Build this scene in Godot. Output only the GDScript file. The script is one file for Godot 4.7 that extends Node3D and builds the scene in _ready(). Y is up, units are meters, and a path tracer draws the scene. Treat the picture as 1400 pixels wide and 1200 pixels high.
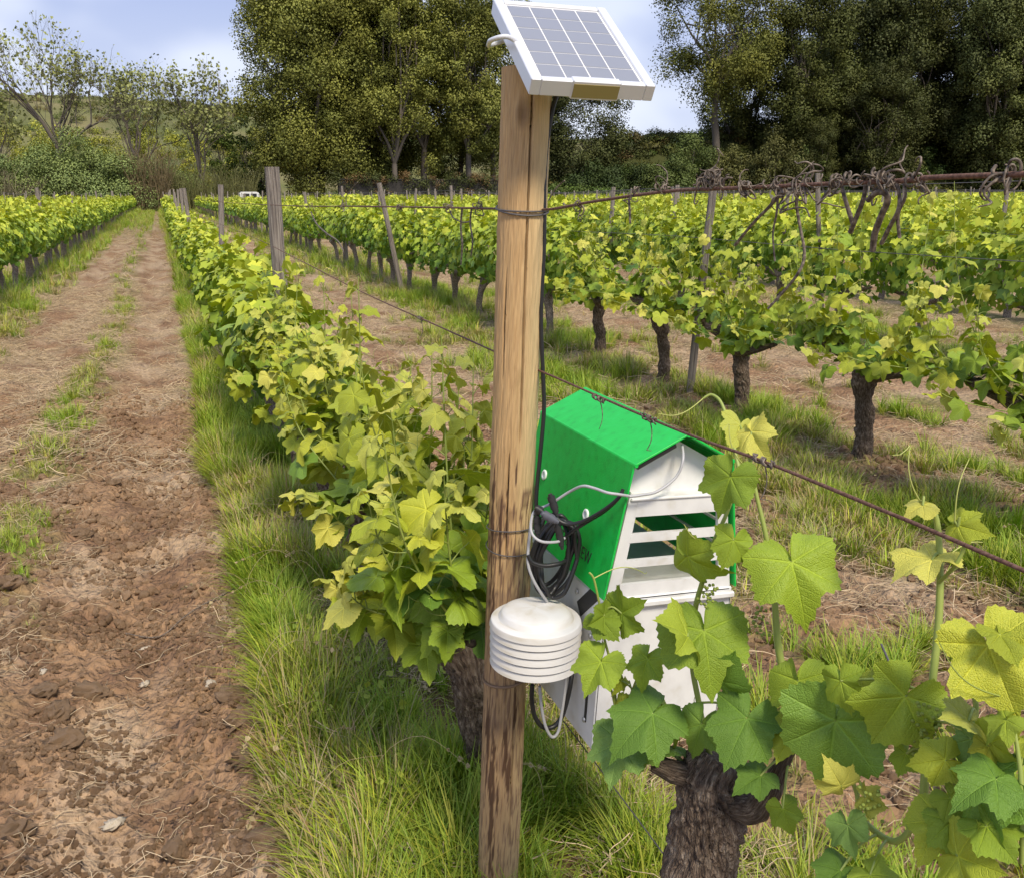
extends Node3D
# A vineyard in spring: a wooden post with a small solar panel, a louvred sensor and a green and white trap box, rows of grapevines, trees behind.
# The rows run along -Z, the camera looks along them and about 20 degrees to the right.

const ROW_X := 0.64          # the row that the post stands in
const RIGHT_X := 3.9
const LEFT_X := -2.4
const FIELD_END := -104.0

var rng := RandomNumberGenerator.new()
var used := {}
var na := FastNoiseLite.new()   # broad patches
var nb := FastNoiseLite.new()   # clods
var nc := FastNoiseLite.new()   # crumbs
var nd := FastNoiseLite.new()   # bark
var M := {}
var leaf_shapes := []
var leaf_shapes_low := []


# ---------------------------------------------------------------- geometry
class Geo:
	var v := PackedVector3Array()
	var n := PackedVector3Array()
	var u := PackedVector2Array()
	var c := PackedColorArray()
	var i := PackedInt32Array()

	func point(p: Vector3, nn: Vector3, uv := Vector2.ZERO, col := Color.WHITE) -> int:
		v.append(p); n.append(nn); u.append(uv); c.append(col)
		return v.size() - 1

	func tri(a: int, b: int, d: int) -> void:
		i.append(a); i.append(b); i.append(d)

	func flat(ps: Array, col := Color.WHITE, out := Vector3.ZERO) -> void:
		var nn: Vector3 = (ps[2] - ps[0]).cross(ps[1] - ps[0]).normalized()
		if out != Vector3.ZERO and nn.dot(out) < 0:
			nn = -nn
			ps = ps.duplicate()
			ps.reverse()
		var k := v.size()
		for j in ps.size():
			point(ps[j], nn, Vector2(0.0 if j in [0, 3] else 1.0, 0.0 if j < 2 else 1.0), col)
		for j in range(1, ps.size() - 1):
			tri(k, k + j, k + j + 1)

	# a box with bevelled edges: every face a quad, a narrow quad along every edge
	func box(t: Transform3D, s: Vector3, b := 0.002, col := Color.WHITE) -> void:
		var h := s * 0.5
		for ax in 3:
			for sg in [-1.0, 1.0]:
				var a1 := (ax + 1) % 3
				var a2 := (ax + 2) % 3
				var ps := []
				for q in [[-1, -1], [1, -1], [1, 1], [-1, 1]]:
					var p := Vector3.ZERO
					p[ax] = sg * h[ax]
					p[a1] = q[0] * (h[a1] - b)
					p[a2] = q[1] * (h[a2] - b)
					ps.append(t * p)
				var o := Vector3.ZERO
				o[ax] = sg
				flat(ps, col, t.basis * o)
				for sg2 in [-1.0, 1.0]:
					var es := []
					for q in [[0, -1], [0, 1], [1, 1], [1, -1]]:
						var p := Vector3.ZERO
						p[a2] = q[1] * (h[a2] - b)
						p[ax] = sg * (h[ax] - (0.0 if q[0] == 0 else b))
						p[a1] = sg2 * (h[a1] - (b if q[0] == 0 else 0.0))
						es.append(t * p)
					o = Vector3.ZERO
					o[ax] = sg
					o[a1] = sg2
					flat(es, col, t.basis * o)

	# a swept tube; radius per point; rough displaces the skin
	func tube(pts: PackedVector3Array, rad: PackedFloat32Array, sides := 8, col := Color.WHITE, rough := 0.0, noise: FastNoiseLite = null, vscale := 1.0, cap := true) -> void:
		var m := pts.size()
		var side := Vector3.RIGHT
		var first := v.size()
		var along := 0.0
		for k in m:
			var d := (pts[mini(k + 1, m - 1)] - pts[maxi(k - 1, 0)]).normalized()
			if k == 0 and absf(d.x) > 0.8:
				side = Vector3.BACK
			side = (side - d * side.dot(d)).normalized()
			var up := d.cross(side)
			if k > 0:
				along += pts[k].distance_to(pts[k - 1])
			for j in sides + 1:
				var a := TAU * (j % sides) / sides
				var o := side * cos(a) + up * sin(a)
				var r := rad[mini(k, rad.size() - 1)]
				if rough > 0.0:
					var q := pts[k] + o * r
					r += rough * noise.get_noise_3d(q.x * 1.0, q.y * 0.3, q.z * 1.0)
				point(pts[k] + o * r, o, Vector2(float(j) / sides, along * vscale), col)
		for k in m - 1:
			for j in sides:
				var a := first + k * (sides + 1) + j
				tri(a, a + sides + 1, a + 1)
				tri(a + 1, a + sides + 1, a + sides + 2)
		if cap:
			for e in [0, m - 1]:
				var d := (pts[1] - pts[0]) if e == 0 else (pts[m - 2] - pts[m - 1])
				var k := point(pts[e], -d.normalized(), Vector2(0.5, 0.5), col)
				for j in sides:
					var a: int = first + e * (sides + 1) + j
					var p1 := point(v[a], -d.normalized(), u[a], col)
					var p2 := point(v[a + 1], -d.normalized(), u[a + 1], col)
					if e == 0:
						tri(k, p1, p2)
					else:
						tri(k, p2, p1)

	# a gnarled trunk: lumps, and stringy strips of bark that twist round it, each strip with its own tone
	func gnarl(pts: PackedVector3Array, rad: PackedFloat32Array, sides: int, lump: FastNoiseLite, string: FastNoiseLite, amount := 1.0) -> void:
		var m := pts.size()
		var side := Vector3.RIGHT
		var first := v.size()
		var along := 0.0
		for k in m:
			var d := (pts[mini(k + 1, m - 1)] - pts[maxi(k - 1, 0)]).normalized()
			side = (side - d * side.dot(d)).normalized()
			var up := d.cross(side)
			if k > 0:
				along += pts[k].distance_to(pts[k - 1])
			for j in sides + 1:
				var a := TAU * (j % sides) / sides
				var o := side * cos(a) + up * sin(a)
				var r := rad[mini(k, rad.size() - 1)]
				var p := pts[k] + o * r
				var big := lump.get_noise_3d(p.x * 0.9, p.y * 0.9, p.z * 0.9)
				var tw := a + along * 1.6 + big * 1.2
				var q := Vector3(cos(tw), sin(tw), 0) * 7.0
				var s1 := string.get_noise_3d(q.x, q.y, along * 14.0)
				var s2 := string.get_noise_3d(q.x * 3.0, q.y * 3.0, along * 34.0)
				var rid := 1.0 - absf(s1) * 2.4
				r += rad[mini(k, rad.size() - 1)] * amount * (0.42 * big + 0.16 * rid + 0.1 * s2)
				var tone := clampf(0.35 + 0.4 * rid * s2 * 2.0 + 0.5 * s1, 0, 1)
				point(pts[k] + o * r, o, Vector2(float(j) / sides, along), Color(0.42, 0.36, 0.31).lerp(Color(1.0, 0.96, 0.92), tone))
		for k in m - 1:
			for j in sides:
				var a := first + k * (sides + 1) + j
				tri(a, a + sides + 1, a + 1)
				tri(a + 1, a + sides + 1, a + sides + 2)
		var k := point(pts[m - 1], (pts[m - 1] - pts[m - 2]).normalized(), Vector2(0.5, 0.5), Color(0.4, 0.36, 0.33))
		for j in sides:
			var a := first + (m - 1) * (sides + 1) + j
			tri(k, a + 1, a)

	# a profile of (radius, height) turned about y
	func lathe(t: Transform3D, prof: Array, sides := 32, col := Color.WHITE) -> void:
		var first := v.size()
		for k in prof.size():
			var a: Vector2 = prof[maxi(k - 1, 0)]
			var b: Vector2 = prof[mini(k + 1, prof.size() - 1)]
			var dn := Vector2(b.y - a.y, a.x - b.x).normalized()
			for j in sides + 1:
				var w := TAU * j / sides
				var p: Vector2 = prof[k]
				point(t * Vector3(p.x * cos(w), p.y, p.x * sin(w)), (t.basis * Vector3(dn.x * cos(w), dn.y, dn.x * sin(w))).normalized(), Vector2(float(j) / sides, float(k) / prof.size()), col)
		for k in prof.size() - 1:
			for j in sides:
				var a := first + k * (sides + 1) + j
				tri(a, a + sides + 1, a + 1)
				tri(a + 1, a + sides + 1, a + sides + 2)

	func smooth_normals() -> void:
		for k in n.size():
			n[k] = Vector3.ZERO
		for k in range(0, i.size(), 3):
			var f := (v[i[k + 2]] - v[i[k]]).cross(v[i[k + 1]] - v[i[k]])
			for j in 3:
				n[i[k + j]] += f
		for k in n.size():
			n[k] = n[k].normalized()

	func mesh(origin := Vector3.ZERO, m: ArrayMesh = null) -> ArrayMesh:
		var a := []
		a.resize(Mesh.ARRAY_MAX)
		if origin != Vector3.ZERO:
			for k in v.size():
				v[k] -= origin
		a[Mesh.ARRAY_VERTEX] = v
		a[Mesh.ARRAY_NORMAL] = n
		a[Mesh.ARRAY_TEX_UV] = u
		a[Mesh.ARRAY_COLOR] = c
		a[Mesh.ARRAY_INDEX] = i
		# every face turned the way its normals point
		for k in range(0, i.size(), 3):
			var x := i[k]
			var y := i[k + 1]
			var z := i[k + 2]
			if (v[z] - v[x]).cross(v[y] - v[x]).dot(n[x] + n[y] + n[z]) < 0.0:
				i[k + 1] = z
				i[k + 2] = y
		if m == null:
			m = ArrayMesh.new()
		m.add_surface_from_arrays(Mesh.PRIMITIVE_TRIANGLES, a)
		return m


# ---------------------------------------------------------------- objects
func numbered(called: String) -> String:
	used[called] = used.get(called, -1) + 1
	return called if used[called] == 0 else "%s_%03d" % [called, used[called]]


func tag(o: Node3D, label := "", category := "", group := "", kind := "") -> Node3D:
	if label: o.set_meta("label", label)
	if category: o.set_meta("category", category)
	if group: o.set_meta("group", group)
	if kind: o.set_meta("kind", kind)
	return o


func thing(called: String, label: String, category: String, at := Vector3.ZERO, group := "") -> Node3D:
	var o := Node3D.new()
	o.name = numbered(called)
	add_child(o)
	o.position = at
	tag(o, label, category, group)
	return o


# commits a Geo given in world coordinates under a thing whose children are only shifted
func part(called: String, g: Geo, mat: Material, parent: Node3D = null) -> MeshInstance3D:
	var o := MeshInstance3D.new()
	var origin := Vector3.ZERO
	var q: Node3D = parent
	while q != null and q != self:
		origin += q.position
		q = q.get_parent() as Node3D
	o.mesh = g.mesh(origin)
	o.material_override = mat
	if parent == null:
		o.name = numbered(called)
		add_child(o)
	else:
		o.name = called
		parent.add_child(o, true)
	return o


func put(called: String, m: Mesh, mat: Material, parent: Node3D, t: Transform3D) -> MeshInstance3D:
	var o := MeshInstance3D.new()
	o.mesh = m
	o.material_override = mat
	o.name = called
	parent.add_child(o, true)
	o.transform = t
	return o


func copy(o: Node3D, label: String, at: Vector3, turn: float, scale := Vector3.ONE) -> Node3D:
	var r: Node3D = o.duplicate()
	var s: String = o.get_meta("stem")
	r.name = numbered(s)
	add_child(r)
	r.transform = Transform3D(Basis(Vector3.UP, turn) * Basis.from_scale(scale), at)
	r.set_meta("label", label)
	return r


func scatter(called: String, m: Mesh, mat: Material, where: Array, tints: Array, label := "") -> MultiMeshInstance3D:
	var mm := MultiMesh.new()
	mm.transform_format = MultiMesh.TRANSFORM_3D
	mm.use_colors = tints.size() > 0
	mm.mesh = m
	mm.instance_count = where.size()
	for k in where.size():
		mm.set_instance_transform(k, where[k])
		if tints.size():
			mm.set_instance_color(k, tints[k])
	var o := MultiMeshInstance3D.new()
	o.multimesh = mm
	if mat: o.material_override = mat
	o.name = numbered(called)
	add_child(o)
	tag(o, label, "", "", "stuff")
	return o


func spline(p: Array, per := 6) -> PackedVector3Array:
	var out := PackedVector3Array()
	for k in p.size() - 1:
		for j in per:
			out.append(p[k].cubic_interpolate(p[k + 1], p[maxi(k - 1, 0)], p[mini(k + 2, p.size() - 1)], float(j) / per))
	out.append(p[-1])
	return out


func even(r: float) -> PackedFloat32Array:
	return PackedFloat32Array([r])


func taper(a: float, b: float, n: int, power := 1.0) -> PackedFloat32Array:
	var out := PackedFloat32Array()
	for k in n:
		out.append(lerpf(a, b, pow(float(k) / maxi(n - 1, 1), power)))
	return out


func rnd(a: float, b: float) -> float:
	return rng.randf_range(a, b)


func rv(s := 1.0) -> Vector3:
	return Vector3(rnd(-s, s), rnd(-s, s), rnd(-s, s))


# ---------------------------------------------------------------- materials
func mat(col: Color, rough := 0.8, metal := 0.0) -> StandardMaterial3D:
	var m := StandardMaterial3D.new()
	m.albedo_color = col.linear_to_srgb()
	m.roughness = rough
	m.metallic = metal
	return m


func tinted(rough := 0.8) -> StandardMaterial3D:
	var m := mat(Color.WHITE, rough)
	m.vertex_color_use_as_albedo = true
	return m


func noise_tex(freq: float, oct: int, ramp: Array, size := 512, kind := FastNoiseLite.TYPE_SIMPLEX, seed_ := 1, ridged := false) -> NoiseTexture2D:
	var f := FastNoiseLite.new()
	f.noise_type = kind
	f.frequency = freq
	f.fractal_octaves = oct
	f.seed = seed_
	if ridged: f.fractal_type = FastNoiseLite.FRACTAL_RIDGED
	var t := NoiseTexture2D.new()
	t.width = size
	t.height = size
	t.seamless = true
	t.noise = f
	if ramp.size():
		var g := Gradient.new()
		g.offsets = PackedFloat32Array(range(ramp.size()).map(func(k): return float(k) / (ramp.size() - 1)))
		g.colors = PackedColorArray(ramp)
		t.color_ramp = g
	return t


func image_tex(w: int, h: int, f: Callable) -> ImageTexture:
	var im := Image.create(w, h, false, Image.FORMAT_RGB8)
	for y in h:
		for x in w:
			im.set_pixel(x, y, f.call(float(x) / w, float(y) / h))
	return ImageTexture.create_from_image(im)


func grey(x: float) -> Color:
	return Color(x, x, x)


const VEINS := [0.0, 0.9, -0.9, 1.9, -1.9]

# 0 on the blade, up to 1 on a vein; p is in leaf units, petiole at the origin, tip at +y
func vein(p: Vector2) -> float:
	var best := 9.0
	var along := 0.0
	var across := 0.0
	for a in VEINS:
		var d := Vector2(sin(a), cos(a))
		var t := p.dot(d)
		var s := absf(p.x * d.y - p.y * d.x)
		if t > 0.0 and s / (t + 0.02) < best:
			best = s / (t + 0.02)
			along = t
			across = s
	var w := 0.022 * (1.15 - along)
	var out := clampf(1.3 - across / maxf(w, 0.006), 0.0, 1.0)
	var ph := fposmod(along - across * 0.85 + 0.03, 0.13)
	ph = minf(ph, 0.13 - ph)
	out = maxf(out, 0.65 * clampf(1.3 - ph / 0.008, 0.0, 1.0) * clampf(1.0 - across * 1.6, 0.0, 1.0))
	var ph2 := fposmod(along * 0.8 + across * 1.1 + 0.02 * sin(along * 40.0), 0.05)
	ph2 = minf(ph2, 0.05 - ph2)
	return maxf(out, 0.28 * clampf(1.2 - ph2 / 0.006, 0.0, 1.0))


func leaf_radius(deg: float, q: Array) -> float:
	var a := absf(deg)
	var keys := [[0.0, 1.0], [28.0, q[0]], [52.0, q[1]], [82.0, q[2]], [108.0, q[3]], [138.0, 0.6], [163.0, 0.5], [180.0, 0.06]]
	for k in keys.size() - 1:
		if a <= keys[k + 1][0]:
			var t: float = (a - keys[k][0]) / (keys[k + 1][0] - keys[k][0])
			# pointed at the lobes, rounded in the notches
			t = pow(t, 0.8) if k % 2 == 0 else 1.0 - pow(1.0 - t, 0.8)
			return lerpf(keys[k][1], keys[k + 1][1], t)
	return 0.1


# one vine leaf, unit length, petiole joint at the origin, tip at +y, upper face +z
func grape_leaf(seed_: int, sides: int, rings: int) -> ArrayMesh:
	rng.seed = seed_
	var q := [rnd(0.55, 0.78), rnd(0.78, 0.98), rnd(0.48, 0.7), rnd(0.64, 0.84)]
	var droop := rnd(0.12, 0.5)
	var fold := rnd(-0.05, 0.35)
	var wave := rnd(0.05, 0.11)
	var ph := rnd(0, TAU)
	var twist := rnd(-0.25, 0.25)
	var teeth := []
	for j in sides:
		teeth.append(rng.randf())
	var g := Geo.new()
	g.point(Vector3.ZERO, Vector3.BACK, Vector2(0.5, 0.5))
	for r in rings:
		for j in sides:
			var deg := 360.0 * j / sides - 180.0
			var a := deg_to_rad(deg)
			var fr := (r + 1.0) / rings
			var rad := leaf_radius(deg, q)
			if r == rings - 1:
				rad *= 1.0 + ((0.02 + 0.05 * teeth[j]) if j % 2 == 0 else -0.03 * teeth[j]) * (1.0 if absf(deg) < 165 else 0.0)
			elif r == rings - 2:
				rad *= 1.0 + 0.03 * (teeth[j] - 0.5)
			rad *= fr
			var p := Vector3(sin(a) * rad, cos(a) * rad, 0)
			var nearest := 9.0
			for w in VEINS:
				nearest = minf(nearest, absf(angle_difference(a, w)))
			var z := 0.09 * sin(minf(nearest, 0.45) / 0.45 * PI * 0.5) * fr * (1.25 - fr)
			z += 0.07 * nc.get_noise_2d(p.x * 3.0 + seed_, p.y * 3.0) * fr
			z += fold * absf(p.x) - droop * p.length_squared() + wave * sin(a * 5.0 + ph) * fr * fr + twist * p.x * p.y
			p.z = z
			g.point(p, Vector3.BACK, Vector2(0.5 + p.x * 0.42, 0.5 + p.y * 0.42))
	for j in sides:
		var j2 := (j + 1) % sides
		g.tri(0, 1 + j, 1 + j2)
		for r in rings - 1:
			var a := 1 + r * sides
			g.tri(a + j, a + sides + j, a + j2)
			g.tri(a + j2, a + sides + j, a + sides + j2)
	g.smooth_normals()
	return g.mesh()


# a leaf of a few triangles for foliage seen from several metres
func small_leaf(g: Geo, at: Vector3, tip: Vector3, face: Vector3, size: float, col: Color, points := 11) -> void:
	var y := tip.normalized()
	var x := y.cross(face).normalized()
	var z := x.cross(y)
	var fold := rnd(0.0, 0.4)
	var droop := rnd(0.05, 0.4)
	var k := g.point(at, z, Vector2(0.5, 0.5), col)
	var shape := [0.3, 0.62, 0.5, 0.85, 0.62, 1.0, 0.62, 0.85, 0.5, 0.62, 0.3]
	if points == 5:
		shape = [0.4, 0.8, 1.0, 0.8, 0.4]
	for j in points:
		var a := lerpf(-2.7, 2.7, float(j) / (points - 1))
		var r: float = shape[j]
		var p := Vector2(sin(a), cos(a)) * r
		g.point(at + (x * p.x + y * p.y + z * (fold * absf(p.x) - droop * r * r)) * size, (z + x * p.x * 0.5 * -fold + y * 0.3 * droop).normalized(), Vector2(0.5 + p.x * 0.42, 0.5 + p.y * 0.42), col)
	for j in points - 1:
		g.tri(k, k + 1 + j, k + 2 + j)


func facing(at: Vector3, tip: Vector3, face: Vector3, size: float) -> Transform3D:
	var y := tip.normalized()
	var x := y.cross(face).normalized()
	return Transform3D(Basis(x, y, x.cross(y)) * size, at)


func make_materials() -> void:
	var vt := image_tex(320, 320, func(x, y):
		var p := Vector2((x - 0.5) / 0.42, (y - 0.5) / 0.42)
		var w := vein(p)
		var m := 0.5 + 0.5 * na.get_noise_2d(x * 900.0, y * 900.0)
		return Color(0.78 + 0.1 * m, 0.81 + 0.07 * m, 0.76 + 0.1 * m).lerp(Color(1, 1, 0.95), w * 0.8))
	var vh := image_tex(320, 320, func(x, y):
		var p := Vector2((x - 0.5) / 0.42, (y - 0.5) / 0.42)
		var m := nb.get_noise_2d(x * 260.0, y * 260.0)
		return grey(clampf(0.62 + 0.3 * m - 0.5 * vein(p), 0, 1)))
	var greens := [Color(0.18, 0.32, 0.045), Color(0.31, 0.43, 0.04), Color(0.48, 0.535, 0.05), Color(0.62, 0.63, 0.12), Color(0.24, 0.38, 0.09), Color(0.35, 0.46, 0.042)]
	M.leaf = []
	for k in 18:
		var c: Color = greens[k % 6] * [1.0, 0.86, 1.1][k / 6]
		if k >= 12: c = Color(c.r * 1.1, c.g, c.b * 1.1)
		var m := mat(c * 1.15, [0.45, 0.55, 0.5][k / 6])
		m.albedo_texture = vt
		m.heightmap_enabled = true
		m.heightmap_texture = vh
		m.heightmap_scale = 0.22
		m.metallic_specular = 0.4
		m.backlight_enabled = true
		m.backlight = Color(0.6, 0.62, 0.15)
		m.cull_mode = BaseMaterial3D.CULL_DISABLED
		M.leaf.append(m)
	M.foliage = tinted(0.5)
	M.foliage.backlight_enabled = true
	M.foliage.backlight = Color(0.6, 0.62, 0.16)
	M.foliage.metallic_specular = 0.35
	M.foliage.cull_mode = BaseMaterial3D.CULL_DISABLED
	M.tree_leaf = tinted(0.6)
	M.tree_leaf.backlight_enabled = true
	M.tree_leaf.backlight = Color(0.4, 0.45, 0.2)
	M.tree_leaf.metallic_specular = 0.3
	M.tree_leaf.cull_mode = BaseMaterial3D.CULL_DISABLED
	M.grass = tinted(0.6)
	M.grass.backlight_enabled = true
	M.grass.backlight = Color(0.6, 0.7, 0.25)
	M.grass.cull_mode = BaseMaterial3D.CULL_DISABLED
	M.straw = tinted(0.75)
	M.shoot = mat(Color(0.27, 0.33, 0.07), 0.5)
	M.tendril_green = mat(Color(0.42, 0.45, 0.12), 0.5)
	# gnarled vine bark: stringy, near black with grey strips
	var bark_h := noise_tex(0.03, 5, [], 512, FastNoiseLite.TYPE_SIMPLEX, 5, true)
	M.bark = mat(Color.WHITE, 0.9)
	M.bark.albedo_texture = noise_tex(0.02, 5, [Color(0.3, 0.25, 0.21), Color(0.46, 0.4, 0.35), Color(0.56, 0.5, 0.44), Color(0.66, 0.61, 0.55), Color(0.8, 0.76, 0.71)], 512, FastNoiseLite.TYPE_SIMPLEX, 6)
	M.bark.vertex_color_use_as_albedo = true
	M.bark.uv1_scale = Vector3(2.5, 2.6, 1)
	M.bark.heightmap_enabled = true
	M.bark.heightmap_texture = bark_h
	M.bark.heightmap_scale = 0.9
	M.tree_bark = mat(Color(0.12, 0.1, 0.08), 0.9)
	M.pale_bark = mat(Color(0.2, 0.17, 0.13), 0.9)
	# silvery weathered stakes
	M.stake = mat(Color.WHITE, 0.9)
	M.stake.albedo_texture = noise_tex(0.02, 4, [Color(0.3, 0.27, 0.25), Color(0.5, 0.46, 0.43), Color(0.6, 0.56, 0.52), Color(0.7, 0.67, 0.62)], 256, FastNoiseLite.TYPE_SIMPLEX, 8)
	M.stake.uv1_scale = Vector3(4, 0.35, 1)
	M.stake.heightmap_enabled = true
	M.stake.heightmap_texture = noise_tex(0.04, 4, [], 256, FastNoiseLite.TYPE_SIMPLEX, 9, true)
	M.stake.heightmap_scale = 0.6
	M.rust = mat(Color.WHITE, 0.85)
	M.rust.albedo_texture = noise_tex(0.05, 4, [Color(0.22, 0.15, 0.12), Color(0.36, 0.25, 0.2), Color(0.46, 0.33, 0.27), Color(0.5, 0.42, 0.38)], 256, FastNoiseLite.TYPE_SIMPLEX, 12)
	M.rust.uv1_triplanar = true
	M.rust.uv1_scale = Vector3.ONE * 14
	M.tendril = mat(Color.WHITE, 0.85)
	M.tendril.albedo_texture = noise_tex(0.05, 3, [Color(0.17, 0.14, 0.12), Color(0.3, 0.26, 0.225), Color(0.5, 0.45, 0.4), Color(0.68, 0.63, 0.57)], 256, FastNoiseLite.TYPE_SIMPLEX, 13)
	M.tendril.uv1_triplanar = true
	M.tendril.uv1_scale = Vector3.ONE * 9
	M.wire = mat(Color(0.12, 0.11, 0.11), 0.6, 0.4)
	M.steel = mat(Color(0.4, 0.41, 0.42), 0.45, 0.7)
	# soil: crumbs and lumps, colour by zone from the vertices
	M.soil = tinted(0.95)
	M.soil.albedo_texture = noise_tex(0.022, 6, [grey(0.74), grey(0.86), grey(0.95), Color(1, 0.98, 0.95)], 1024, FastNoiseLite.TYPE_SIMPLEX, 21)
	M.soil.heightmap_enabled = true
	M.soil.heightmap_texture = noise_tex(0.03, 6, [], 1024, FastNoiseLite.TYPE_CELLULAR, 22)
	M.soil.heightmap_scale = 2.5
	M.soil.uv1_scale = Vector3(0.9, 0.9, 1)
	M.soil.metallic_specular = 0.2
	M.clod = tinted(0.95)
	M.clod.heightmap_enabled = true
	M.clod.heightmap_texture = noise_tex(0.03, 5, [], 256, FastNoiseLite.TYPE_SIMPLEX, 23)
	M.clod.heightmap_scale = 0.6
	M.clod.uv1_triplanar = true
	M.clod.uv1_scale = Vector3.ONE * 6
	M.clod.metallic_specular = 0.2
	# things on the post
	M.white = mat(Color(0.7, 0.7, 0.69), 0.42)
	M.white.albedo_texture = noise_tex(0.012, 5, [Color(0.92, 0.91, 0.88), grey(0.97), Color.WHITE, Color.WHITE], 256, FastNoiseLite.TYPE_SIMPLEX, 31)
	M.white.uv1_triplanar = true
	M.white.uv1_scale = Vector3.ONE * 4
	M.green = mat(Color.WHITE, 0.5)
	M.green.albedo_texture = noise_tex(0.02, 5, [Color(0.03, 0.6, 0.2), Color(0.035, 0.7, 0.25), Color(0.04, 0.72, 0.26), Color(0.1, 0.74, 0.32)], 256, FastNoiseLite.TYPE_SIMPLEX, 32)
	M.green.uv1_triplanar = true
	M.green.uv1_scale = Vector3.ONE * 5
	M.green.heightmap_enabled = true
	M.green.heightmap_texture = noise_tex(0.15, 2, [], 256, FastNoiseLite.TYPE_SIMPLEX, 33)
	M.green.heightmap_scale = 0.02
	M.black = mat(Color(0.018, 0.018, 0.019), 0.4)
	M.rubber = mat(Color(0.03, 0.03, 0.032), 0.55)
	M.grey_cable = mat(Color(0.42, 0.42, 0.43), 0.45)
	M.grey_plug = mat(Color(0.1, 0.105, 0.13), 0.5)
	M.alu = mat(Color(0.74, 0.75, 0.77), 0.38, 0.35)
	M.clear = mat(Color(0.75, 0.8, 0.76), 0.2)
	M.dark = mat(Color(0.02, 0.02, 0.02), 0.7)


# ---------------------------------------------------------------- the lie of the land
func row_near(x: float) -> float:
	# distance to the nearest row of vines
	var best := absf(x - ROW_X)
	best = minf(best, absf(x - LEFT_X))
	if x > 2.0:
		best = minf(best, absf(fposmod(x - RIGHT_X + 1.6, 3.2) - 1.6))
	elif x < -3.5:
		best = minf(best, absf(fposmod(x - LEFT_X + 1.6, 3.2) - 1.6))
	return best


func grassy(x: float, z: float) -> float:
	var w := na.get_noise_2d(x * 9.0, z * 5.0)
	var w2 := na.get_noise_2d(x * 30.0 + 50.0, z * 22.0)
	if x > -1.55 and x < 0.35:
		# the worked lane to the left of the post: two ruts and a broken line of grass between them
		var mid := -0.72 + 0.08 * sin(z * 0.35)
		var tuft := clampf(1.0 - absf(x - mid) / 0.33, 0, 1) * clampf((w2 * 2.6 + w * 1.5 + 0.85), 0, 1)
		tuft *= clampf((-z - 2.7) * 0.8, 0.15, 1.0)
		var edge := smoothstep(0.1, 0.22, x + 0.05 * w2 + 0.05 * w)
		var far := smoothstep(-28.0, -60.0, z) * 0.75
		return maxf(maxf(tuft, edge), far * (0.4 if absf(x + 0.2) < 0.18 else 1.0))
	if x > 0.3 and x < 1.2:
		if x > 0.34 and x < 0.72 and z > -3.0 and z < -2.15: return clampf(0.35 + w2 * 1.5, 0.05, 0.7)
		return clampf(0.78 + w2 * 1.3, 0.12, 1) * smoothstep(1.25, 0.95, x)
	if x >= 1.2 and x < 5.5 and z > -9.0:
		# the lane behind the box
		var strip := smoothstep(0.85, 0.5, absf(x - 3.45 + 0.25 * w)) * clampf(0.8 + w2 * 1.6, 0, 1)
		return maxf(strip, clampf(w2 * 2.2 + w - 0.45, 0, 0.8))
	var r := row_near(x)
	return maxf(smoothstep(0.95, 0.4, r + 0.3 * w) * clampf(0.7 + w2, 0, 1), clampf(0.02 + w * 1.4 + w2 * 0.9, 0, 0.85))


func land(x: float, z: float) -> float:
	var y := 0.0
	if x > 5.0: y += 0.004 * (x - 5.0)
	var d := maxf(absf(x), -z * 0.5)
	var near := clampf(1.0 - (d - 4.0) / 14.0, 0.0, 1.0)
	if x > -1.9 and x < 0.5:
		y -= 0.05 * exp(-pow((x + 0.2) / 0.18, 2.0)) + 0.045 * exp(-pow((x + 1.3) / 0.2, 2.0))
		y += 0.03 * exp(-pow((x + 0.75) / 0.25, 2.0))
	y += 0.04 * exp(-pow(row_near(x) / 0.35, 2.0))
	y += 0.03 * na.get_noise_2d(x * 7.0, z * 7.0)
	if near > 0.0:
		y += near * (0.035 * nb.get_noise_2d(x * 5.0, z * 5.0) + 0.025 * absf(nb.get_noise_2d(x * 14.0, z * 14.0)) + 0.012 * nc.get_noise_2d(x * 60.0, z * 60.0))
	return y


func steps(marks: Array) -> PackedFloat32Array:
	# [from, to, step] spans that follow each other
	var out := PackedFloat32Array()
	for m in marks:
		var k: int = maxi(1, roundi(absf(m[1] - m[0]) / m[2]))
		for j in k:
			out.append(lerpf(m[0], m[1], float(j) / k))
	out.append(marks[-1][1])
	return out


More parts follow.
